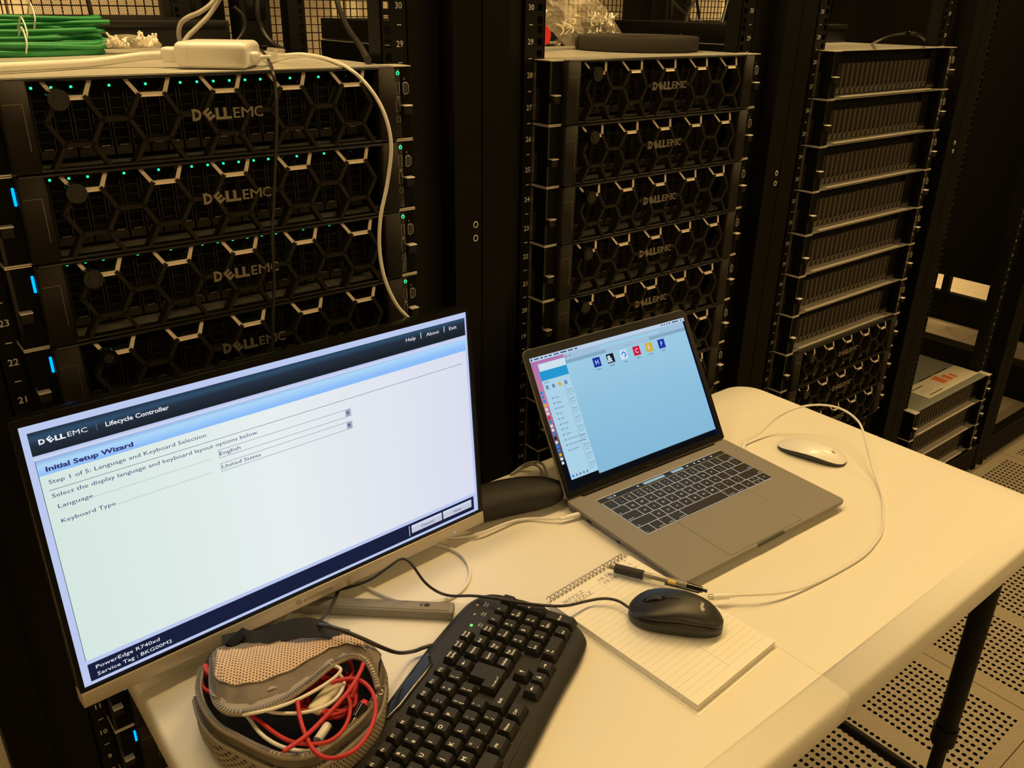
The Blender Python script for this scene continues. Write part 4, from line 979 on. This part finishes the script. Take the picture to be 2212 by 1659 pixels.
pa = at(1300, 1220, TZ+.0175); pb = at(1528, 1277, TZ+.0175); pd = (pb-pa); pl = pd.length; pz = math.atan2(pd.y, pd.x)
pen = thing('pen', 'clear gel pen with black grip and yellow ink end beside the black mouse', 'pen', (pa.x, pa.y, TZ+.0175), pz)
obj('pen_tip', G().cyl((0, 0, 0), (.004, 0, 0), .0005, 'steel', 10, r2=.0012).cyl((.004, 0, 0), (.018, 0, 0), .0018, 'clear', 14, r2=.0046), pen)
obj('grip', G().cyl((.018, 0, 0), (.056, 0, 0), .0062, 'rubber', 20), pen, 'black rubber grip')
obj('barrel', G().cyl((.056, 0, 0), (.112, 0, 0), .0054, 'clear', 20), pen, 'clear barrel')
obj('refill', G().cyl((.010, 0, 0), (.088, 0, 0), .0026, 'gloss', 12).cyl((.088, 0, 0), (.098, 0, 0), .0030, 'yellow', 12).cyl((.098, 0, 0), (.112, 0, 0), .0020, 'gloss', 12), pen, 'black refill with yellow plug')
g = G()
for k in range(7): g.tube([(.058+k*.0013, .0049*math.cos(a), .0049*math.sin(a)) for a in [2*PI*j/12 for j in range(12)]], .00025, 'steel', n=4, sub=0, closed=True)
obj('barrel_rings', g, pen)
obj('pen_cap', G().cyl((.112, 0, 0), (pl-.006, 0, 0), .0050, 'gloss', 18, r2=.0040).cyl((pl-.006, 0, 0), (pl, 0, 0), .0022, 'gloss', 12), pen)
obj('clip', G().rbox(.085, pl-.009, -.0085, -.0062, -.0008, .0022, 'gloss', r=.0006), pen)

# wired mouse on the notebook
MR = math.radians(35.7); MZ = TZ+NZ+.0004
ms = thing('wired_mouse', 'black wired mouse with white lettering resting on the notebook', 'mouse', (-.4055, -.4815, MZ), MR)
def mw(t): return .0295*(1-abs(2*t-1)**3.2)**.5*(1-.10*math.cos((t-.1)*PI))      # t 0 tail to 1 nose
def mh(t): return .0395*(max(0, math.sin(PI*(.06+.86*t)))**.62)*(1-.22*t)
def mring(t, sc_, zlo, n=28, hs=1.0):
    y = -.0565+.113*t; P = []
    for k in range(n+1):
        a = PI*k/n; P.append((mw(t)*sc_*math.copysign(abs(math.cos(a))**.75, math.cos(a)), y, zlo+(mh(t)*hs-zlo)*math.sin(a)**.8))
    return P
T_ = [.004, .02, .05, .1, .17, .25, .33, .42, .5, .58, .67, .75, .83, .9, .95, .98, .996]
def zg(t): return .0155-.009*math.sin(PI*min(1, t*1.1))*0+.008*(1-t)**2*0
def groove(t): return .0235-.0105*abs(t-.45)*1.1-(.006 if t < .15 else 0)*(1-t/.15)
g = G()
g.loft([mring(t, 1.0, min(groove(t), mh(t)*.75)) for t in T_], 'mouse', closed=False, cap0=True, cap1=True)
obj('top_shell', g, ms)
g = G(); rings = []
for t in T_:
    y = -.0565+.113*t; w_ = mw(t); zt = min(groove(t), mh(t)*.75)-.0006; P = []
    for (a, z) in ((-.84, .0006), (-.95, .003), (-.975, zt*.55), (-.955, zt-.0030), (-.84, zt-.0020), (.84, zt-.0020), (.955, zt-.0030), (.975, zt*.55), (.95, .003), (.84, .0006)): P.append((a*w_, y, min(z, mh(t)*.72)))
    rings.append(P)
g.loft(rings, 'mouse', closed=True, cap0=True, cap1=True); obj('lower_shell', g, ms)
def mtop(x, t): 
    k = min(.999, abs(x)/mw(t)); return mh(t)*(math.sin(math.acos(k**(1/.75))))**.8
g = G(); g.loft([[(x*.0034, .0275+.0098*math.cos(a)*rr_, mtop(0, .5+(.0275+.0098*math.cos(a)*rr_)/.113)+.0038*math.sin(a)*rr_-.0006) for a in [2*PI*k/24 for k in range(24)]] for x, rr_ in ((-1, .82), (-.6, 1), (.6, 1), (1, .82))], 'rubber', cap0=True, cap1=True)
obj('scroll_wheel', g, ms)
g = G(); g.tube([(.0046*math.cos(a), .0275+.0125*math.sin(a), mtop(.004, .5+(.0275+.0125*math.sin(a))/.113)+.0004) for a in [2*PI*k/20 for k in range(20)]], .0006, 'deep', n=5, sub=0, closed=True)
g.tube([(0, .0150-.002*k, mtop(0, .5+(.0150-.002*k)/.113)+.0001) for k in range(10)], .00035, 'deep', n=5, sub=0); obj('button_split', g, ms)
vs, fs = text_data('logitech', .01); x0 = min(v[0] for v in vs); x1 = max(v[0] for v in vs); k = .0215/(x1-x0)
g = G(); P = []
for v in vs:
    lx = -((v[0]-(x0+x1)/2)*k); ly = -.0300-v[1]*k
    P.append((-lx*1.0, ly+.0035, mtop(lx, .5+(ly+.0035)/.113)+.0003))
P = [(-p[0]*-1, p[1], p[2]) for p in P]
# lettering reads across the back, upright when seen from the nose
g = G(); P = []
for v in vs:
    lx = (v[0]-(x0+x1)/2)*k; ly = -.0310+v[1]*k; P.append((lx, ly, mtop(lx, .5+ly/.113)+.00035))
g.add(P, fs, 'kprint'); obj('logo', g, ms, 'white brand lettering')
nose = Matrix.Translation((-.4055, -.4815, MZ)) @ Matrix.Rotation(MR, 4, 'Z') @ Vector((0, .0550, .0085))
cable('mouse_cable', 'black cable from the wired mouse crossing the keyboard and arching up under the monitor',
      [nose, at(1335, 1298, TZ+.018), at(1305, 1293, TZ+.018), at(1270, 1298, TZ+.017), at(1225, 1308, TZ+.026), at(1180, 1308, TZ+.030), at(1120, 1301, TZ+.030), at(1060, 1291, TZ+.026), at(1020, 1287, TZ+.020), at(975, 1287, TZ+.010), at(945, 1278, TZ+.012), at(918, 1258, TZ+.03), at(893, 1224, TZ+.055), at(878, 1209, TZ+.062), at(862, 1209, TZ+.062), at(835, 1228, TZ+.055), at(800, 1252, TZ+.04), at(760, 1267, TZ+.02), at(712, 1279, TZ+.010), at(650, 1290, TZ+.004)], .0018, 'cordblack')
cable('keyboard_cable', 'black cable from the keyboard running past the pouch to behind the monitor',
      [at(948, 1390, TZ+.010), at(915, 1399, TZ+.010), at(893, 1407, TZ+.012), at(860, 1410, TZ+.045), at(826, 1399, TZ+.072), at(780, 1378, TZ+.088), at(740, 1362, TZ+.094), at(705, 1352, TZ+.094), at(686, 1347, TZ+.085), at(700, 1332, TZ+.060), at(718, 1305, TZ+.025), at(733, 1270, TZ+.006), at(742, 1240, TZ+.004)], .0022, 'cordblack')

# white wireless mouse
mm = thing('wireless_mouse', 'low white wireless mouse on the table beyond the laptop', 'mouse', (.1135, -.3320, TZ), math.radians(15.5))
def aring(t, zlo, shell):
    y = -.0568+.1136*t; w_ = .0286*(1-abs(2*t-1)**3.4)**.42; h = .0215*(1-abs(2*t-1)**2.2*.74); P = []
    if shell:
        for k in range(21):
            a = -1+2*k/20; P.append((a*w_, y, h-(h-zlo(t))*abs(a)**2.6))
    else:
        for a, z in ((-.88, .0008), (-.97, zlo(t)*.6), (-.985, zlo(t)-.0003), (.985, zlo(t)-.0003), (.97, zlo(t)*.6), (.88, .0008)): P.append((a*w_, y, z))
    return P
ze = lambda t: .0125*(1-abs(2*t-1)**2*.62)
TT = [.001, .01, .03, .07, .13, .2, .3, .4, .5, .6, .7, .8, .87, .93, .97, .99, .999]
obj('mouse_shell', G().loft([aring(t, ze, True) for t in TT], 'white', closed=False, cap0=True, cap1=True), mm, 'glossy white top')
obj('mouse_base', G().loft([aring(t, lambda q_: ze(q_)-.0006, False) for t in TT], 'aludark', cap0=True, cap1=True), mm)
g = G(); yy = -.034; z0 = .0215*(1-abs(2*(.5+yy/.1136)-1)**2.2*.74)+.0004
P = []
for k in range(20):
    a = 2*PI*k/20; r = .0034*(1-.12*math.sin(a)**2*(1 if math.sin(a) > 0 else -.2)); x = r*math.cos(a); y = yy+r*1.05*math.sin(a)
    if math.cos(a) > .8: x -= .0010
    P.append((x, y, .0215*(1-abs(2*(.5+y/.1136)-1)**2.2*.74)+.00025))
g.add(P, [tuple(range(20))], 'cordgrey'); g.add([(.0002, yy+.0042, z0), (.0014, yy+.0046, z0), (.0018, yy+.0062, z0-.0001), (.0006, yy+.0056, z0-.0001)], [(0, 1, 2, 3)], 'cordgrey')
obj('logo', g, mm, 'pale grey fruit emblem')

# right hand white cable
def Lp(x, y, z): return Matrix.Translation(LL_) @ Matrix.Rotation(LZ, 4, 'Z') @ Vector((x, y, z))
r0 = Lp(.1755, .078, .0075)
pts = [r0, at(1608, 956, TZ+.008), at(1640, 936, TZ+.012), at(1672, 908, TZ+.028), at(1705, 888, TZ+.045), at(1745, 876, TZ+.055), at(1790, 876, TZ+.060), at(1825, 887, TZ+.060), at(1852, 908, TZ+.055), at(1864, 930, TZ+.048), at(1872, 962, TZ+.036), at(1882, 1003, TZ+.018), at(1895, 1040, TZ+.008), at(1905, 1072, TZ+.004), at(1908, 1105, TZ+.0025), at(1905, 1145, TZ+.0025), at(1893, 1170, TZ+.0025), at(1862, 1203, TZ+.0025), at(1800, 1240, TZ+.0025), at(1740, 1268, TZ+.004), at(1690, 1280, TZ+.009), at(1640, 1284, TZ+.013), at(1588, 1286, TZ+.013)]
t = thing('charging_cable', 'white cord curving in a wide loop from the laptop round to the black mouse', 'cable', (0, 0, 0))
obj('cord', G().tube(pts, .0018, 'cordwhite', n=10, sub=8), t)
pa_ = pts[-1]; pb_ = at(1534, 1290, TZ+.013)
obj('plug', G().cyl(pa_, pa_.lerp(pb_, .25), .0024, 'white', 14).cyl(pa_.lerp(pb_, .25), pa_.lerp(pb_, .9), .0042, 'white', 16), t, 'white plug')
obj('plug_tip', G().cyl(pa_.lerp(pb_, .9), pa_.lerp(pb_, 1.06), .0034, 'steel', 12), t)
obj('plug', G().cyl(r0, r0+(pts[1]-r0)*.9, .0036, 'white', 14), t, 'white plug')
l0 = Lp(-.1755, .030, .0078); l0 = at(1252, 1110, TZ+.0085)
t = thing('charging_cable', 'white cord plugged into the near side of the laptop and passing behind the monitor', 'cable', (0, 0, 0))
pts = [at(1222, 1118, TZ+.008), at(1190, 1121, TZ+.006), at(1150, 1120, TZ+.004), at(1115, 1124, TZ+.005), at(1080, 1135, TZ+.008), at(1040, 1151, TZ+.008), at(1000, 1160, TZ+.004), at(960, 1161, TZ+.003), at(900, 1150, TZ+.003)]
obj('cord', G().tube(pts, .0020, 'cordwhite', n=10), t)
obj('plug', G().cyl(pts[0], l0, .0034, 'white', 14).cyl(pts[0]-(l0-pts[0])*.4, pts[0], .0023, 'white', 10), t, 'white plug')
cable('white_cable', 'pale cord lying in a round loop on the table under the monitor corner', [at(880, 1150, TZ+.003), at(930, 1172, TZ+.003), at(975, 1186, TZ+.003), at(1002, 1205, TZ+.003), at(1015, 1232, TZ+.003), at(1008, 1262, TZ+.003), at(980, 1288, TZ+.003), at(935, 1303, TZ+.003), at(890, 1304, TZ+.003), at(840, 1290, TZ+.003), at(800, 1272, TZ+.003), at(760, 1245, TZ+.003)], .0022, 'cordwhite')
cable('wrist_cord', 'dark beige cord loop standing up behind the glasses case', [at(1113, 1018, TZ+.002), at(1126, 1008, TZ+.006), at(1143, 1000, TZ+.015), at(1160, 998, TZ+.02), at(1173, 1004, TZ+.022), at(1179, 1018, TZ+.02), at(1184, 1036, TZ+.016), at(1185, 1052, TZ+.012)], .0020, 'cordgrey', 'cord')
cable('wrist_cord', 'second turn of dark beige cord beside the laptop hinge', [at(1104, 1024, TZ+.002), at(1122, 1013, TZ+.004), at(1146, 1004, TZ+.010), at(1160, 1006, TZ+.013), at(1169, 1016, TZ+.013), at(1176, 1032, TZ+.010), at(1179, 1050, TZ+.008)], .0018, 'cordgrey', 'cord')

# glasses case
gc = thing('glasses_case', 'black hard glasses case lying between the monitor and the laptop', 'case', (-.405, -.157, TZ), math.radians(-15))
def cring(t, lo, hi, n=24, s_=1.0):
    x = -.088+.176*t; e = (1-abs(2*t-1)**3.0)**.5; P = []
    yb = .010*math.cos((t-.5)*PI*1.0)-.004
    for k in range(n):
        a = 2*PI*k/n; cy, cz = math.cos(a), math.sin(a)
        P.append((x, yb+.033*e*s_*math.copysign(abs(cy)**.8, cy), .0215+(.0215*cz*(.35+.65*e)) ))
    return P
def caseshell(top):
    g = G(); rings = []
    for t in [.002, .01, .03, .07, .13, .2, .3, .4, .5, .6, .7, .8, .87, .93, .97, .99, .998]:
        e = (1-abs(2*t-1)**3.0)**.5; x = -.088+.176*t; yb = .012*math.cos((t-.5)*PI)-.006; P = []
        for k in range(17):
            a = PI*k/16; c_ = math.cos(a); zz = (.0225*(.45+.55*e))*math.sin(a)**.75
            P.append((x, yb+.033*e*math.copysign(abs(c_)**.8, c_)*(1 if top else .97), .0200+(zz+.0004 if top else -min(.0192, zz*.9)-.0004)))
        rings.append(P if top else P[::-1])
    g.loft(rings, 'leather', closed=False, cap0=True, cap1=True); return g
obj('case_lid', caseshell(True), gc); obj('case_base', caseshell(False), gc)

# ================================================================ mesh pouch of cables
def pz_(x, y, z): return at(400+x/4.81, 1330+y/4.81, TZ+z)
po = thing('cable_pouch', 'grey mesh travel pouch unzipped and stuffed with red and white cables', 'pouch', (0, 0, 0))
ring = [(165, 570), (140, 760), (200, 960), (350, 1150), (560, 1270), (800, 1390), (1000, 1460), (1250, 1460), (1450, 1370), (1700, 1180), (1880, 1000), (1975, 840), (2010, 650), (2030, 470), (1960, 320), (1750, 230), (1450, 200), (1100, 210), (700, 260), (400, 300), (250, 400)]
top = spline([pz_(x, y, .058) for x, y in ring], 4, True)
cen = sum(top, Vector())/len(top)
def rg(k, z, kk=None): return [(cen.x+(p.x-cen.x)*k, cen.y+(p.y-cen.y)*k, TZ+z) for p in top]
MESHM = dots('pouch mesh fabric', (.34, .29, .22), (.03, .022, .018), .0040, .0034, .00105, 'XZ', stagger=True, rough=.8)
MESHT = dots('flap mesh fabric', (.62, .45, .30), (.10, .035, .025), .0036, .0034, .0010, 'XY', stagger=True, rough=.7)
g = G(); g.loft([rg(.93, .0008), rg(1.02, .004), rg(1.075, .018), rg(1.075, .032), rg(1.04, .044)], MESHM, cap0=True)
obj('pouch_body', g, po, 'beige mesh side walls')
obj('pouch_collar', G().loft([rg(1.045, .0435), rg(1.025, .052), rg(1.0, .058)], 'fabric'), po, 'grey nylon collar')
obj('pouch_lining', G().loft([rg(1.0, .058), rg(.97, .056), rg(.93, .035), rg(.80, .014), rg(.4, .012)], 'fabricdark', cap1=True), po, 'dark lining')
def zipper(pts, name='zipper', closed=False, wv=.0035, teeth=.0013, up=(0, 0, 1)):
    P = spline(pts, 5, closed); g = G(); g.tube(P, wv, 'ziptape', n=6, sub=0, closed=closed)
    z = obj(name, g, po, 'grey zip tape')
    g = G(); L = 0
    for a, b in zip(P[:-1], P[1:]):
        d = b-a; n_ = max(1, int(d.length/.0021))
        for k in range(n_):
            p = a.lerp(b, k/n_)+Vector((0, 0, wv*.85)); t = d.normalized(); s_ = Vector((-t.y, t.x, 0)).normalized()*.0017; u = Vector((0, 0, .0011)); t = t*.0006
            vs = [p+sx*s_+sz*u+sy*t for sx in (-1, 1) for sy in (-1, 1) for sz in (-1, 1)]
            g.add(vs, [(0, 1, 3, 2), (4, 6, 7, 5), (0, 4, 5, 1), (2, 3, 7, 6), (0, 2, 6, 4), (1, 5, 7, 3)], 'zipteeth')
    obj('zip_teeth', g, z, 'pewter zip teeth')
zipper([pz_(x, y, .060) for x, y in ring[0:12]])
zipper([(cen.x+(pz_(x, y, .058).x-cen.x)*1.055, cen.y+(pz_(x, y, .058).y-cen.y)*1.055, TZ+.044) for x, y in ring[1:13]])
# flap folded back over the opening
ze_ = [(285, 450), (278, 640), (290, 820), (350, 950), (480, 1020), (700, 1005), (1000, 900), (1250, 740), (1500, 540), (1620, 470), (1750, 430), (1880, 480), (1960, 620), (2000, 760)]
be_ = [(300, 420), (310, 370), (330, 335), (420, 310), (560, 290), (760, 265), (950, 240), (1150, 215), (1350, 205), (1480, 205), (1620, 215), (1780, 230), (1920, 280), (2040, 400)]
zz = [.064, .066, .068, .070, .072, .074, .076, .077, .077, .076, .075, .072, .068, .063]
E0 = spline([pz_(x, y, z) for (x, y), z in zip(ze_, zz)], 3); E1 = spline([pz_(x, y, .066) for x, y in be_], 3)
def row(f, puff): return [a.lerp(b, f)+Vector((0, 0, puff*math.sin(PI*min(1, f*1.0))+.0011*math.sin(i*1.7+f*9)*(0 < f < 1))) for i, (a, b) in enumerate(zip(E0, E1))]
def sheet(fs, i0, i1, lift, m, g=None, puff=.010):
    g = g or G(); rows = [row(f, puff)[i0:i1] for f in fs]; rows = [[p+Vector((0, 0, lift)) for p in r] for r in rows]
    g.loft(rows, m, closed=False); return g
fs = [k/8 for k in range(9)]
g = sheet(fs, 0, len(E0), 0, 'fabric'); sheet(fs, 0, len(E0), -.0012, 'fabricdark', g)
obj('pouch_flap', g, po, 'grey brown flap')
obj('mesh_window', sheet([.30+k*.07 for k in range(9)], 7, len(E0)-5, .0012, MESHT), po, 'tan mesh window')
zipper([E0[i]+Vector((0, 0, .001)) for i in range(0, len(E0), 3)], wv=.0032)
obj('flap_tape', G().ribbon([E0[i].lerp(E1[i], .055)+Vector((0, 0, .0022)) for i in range(6, len(E0)-6, 3)], (.0, .0045, 0), .0004, 'ziptape', sub=3), po, 'grey zip tape')
obj('stitching', G().tube([a+Vector((0, 0, .0018)) for a in row(.29, .010)[7:len(E0)-5]]+[a+Vector((0, 0, .0018)) for a in row(.86, .010)[7:len(E0)-5]][::-1], .0005, 'ziptape', n=4, sub=0, closed=True), po)
obj('stitched_mark', G().add([pz_(x, y, .0795) for x, y in ((850, 780), (880, 735), (970, 715), (960, 745))], [(0, 1, 2, 3)], 'ziptape'), po, 'small faded mark')
g = G(); g.tube([pz_(2005, 790, .060), pz_(2020, 770, .062), pz_(2050, 785, .062), pz_(2045, 815, .060), pz_(2015, 820, .060)], .0011, 'steel', n=6, closed=True); g.rbox(-.001, .001, -.001, .001, -.001, .001, 'steel', r=.0003)
g = G().tube([pz_(2005, 790, .060), pz_(2020, 770, .062), pz_(2050, 785, .062), pz_(2045, 815, .060), pz_(2015, 820, .060)], .0012, 'steel', n=6, closed=True)
obj('zipper_pull', g, po, 'steel zip pull')
obj('strap', G().ribbon([pz_(380, 300, .062), pz_(560, 262, .064), pz_(700, 262, .068), pz_(850, 225, .072), pz_(1020, 165, .080), pz_(1180, 128, .086), pz_(1340, 128, .088), pz_(1480, 155, .084), pz_(1620, 195, .074), pz_(1740, 225, .064)], (.0, .0105, .003), .0007, 'webbing', sub=5), po, 'black carry strap')
obj('buckle', G().rbox(-.014, .014, -.006, .006, -.002, .002, 'deep', r=.0012), po, loc=pz_(550, 235, .068), rot=(.1, 0, .5))

cables_in = (
 ('red_cable', 'red braided cable looping out over the front rim of the pouch', [(1520, 700), (1620, 665), (1740, 655), (1850, 690), (1940, 790), (1980, 940), (1955, 1100), (1885, 1250), (1770, 1385), (1610, 1465), (1460, 1475), (1340, 1400), (1260, 1260), (1200, 1090), (1165, 890)], .072, 'red', .0021),
 ('red_cable', 'straight red braided cable crossing the pouch opening diagonally', [(1850, 500), (1820, 580), (1730, 740), (1590, 910), (1420, 1090), (1240, 1260), (1020, 1410)], .076, 'red', .0022),
 ('red_cable', 'red braided cable curving low through the middle of the pouch', [(690, 1040), (780, 1100), (920, 1210), (1080, 1300), (1280, 1335), (1480, 1310), (1620, 1210), (1700, 1060), (1715, 920), (1690, 830)], .064, 'red', .0020),
 ('red_cable', 'short red cable poking out at the far left end of the pouch', [(290, 630), (225, 580), (200, 535), (215, 520), (260, 600)], .062, 'red', .0022),
 ('red_cable', 'red cable bend bulging below the left zip of the pouch', [(290, 610), (200, 620), (170, 690), (200, 760), (290, 810)], .056, 'red', .0022),
 ('white_cable', 'upper white cable curving from under the flap to a hook at the pouch mouth', [(600, 1030), (760, 1003), (920, 965), (1100, 900), (1270, 820), (1420, 735), (1550, 645), (1615, 570), (1580, 530), (1500, 525)], .074, 'cordwhite', .0018),
 ('white_cable', 'second white cable bowing below the first inside the pouch', [(760, 960), (900, 1003), (1050, 1015), (1220, 1008), (1400, 965), (1540, 885), (1620, 790), (1650, 690), (1600, 600)], .068, 'cordwhite', .0018),
 ('white_cable', 'white cable following the front rim inside the pouch', [(620, 1020), (680, 1090), (770, 1210), (880, 1300), (1020, 1368), (1180, 1402), (1340, 1398), (1450, 1360), (1530, 1300)], .060, 'cordwhite', .0020))
for nm, lab, P, z, m, r in cables_in: cable(nm, lab, [pz_(x, y, z+(.003*math.sin(k) if z > .07 else 0)) for k, (x, y) in enumerate(P)], r, m)
rnd = random.Random(11); pts = []
for k in range(60):
    a = 2*PI*k/8.3; q_ = rnd.uniform(.55, 1.0); pts.append(pz_(1480+390*q_*math.cos(a)*math.cos(.6)+170*q_*math.sin(a)*.7, 830+230*q_*math.sin(a)-250*q_*math.cos(a)*math.sin(.6), .034+.028*k/60+rnd.uniform(-.003, .003)))
cable('red_cable', 'tangled red braided cable heaped in the middle of the pouch', pts, .0019, 'red', sub=5)
pts = [pz_(1560+(170+12*k % 40)*math.cos(k*.9), 560+140*math.sin(k*.9), .052+.0004*k) for k in range(28)]
cable('red_cable', 'red braided coil tucked under the curved zip at the pouch mouth', pts, .0019, 'red', sub=5)
t = thing('barrel_plug', 'black plug with a red boot at the back right of the pouch', 'plug', (0, 0, 0))
a_, b_ = pz_(1850, 930, .066), pz_(1770, 1060, .062)
obj('plug_body', G().cyl(a_, b_, .0052, 'gloss', 16, r2=.0042), t); obj('boot', G().cyl(a_+(a_-b_)*.35, a_, .0032, 'red', 14, r2=.0055), t, 'red boot'); obj('plug_tip', G().cyl(b_, b_+(b_-a_)*.35, .0018, 'steel', 10), t)
a_, b_ = pz_(1480, 1140, .050), pz_(1375, 1300, .052)
tag(obj('white_plug', G().cyl(a_, b_, .0045, 'white', 14)), 'white cable plug lying low in the pouch', 'plug')
t = thing('earphone_case', 'pinkish white earphone holder amid the red cables', 'holder', pz_(1470, 830, .058), .5)
obj('holder_shell', G().rbox(-.024, .024, -.008, .008, -.004, .004, 'sticker', r=.0038, seg=3), t)
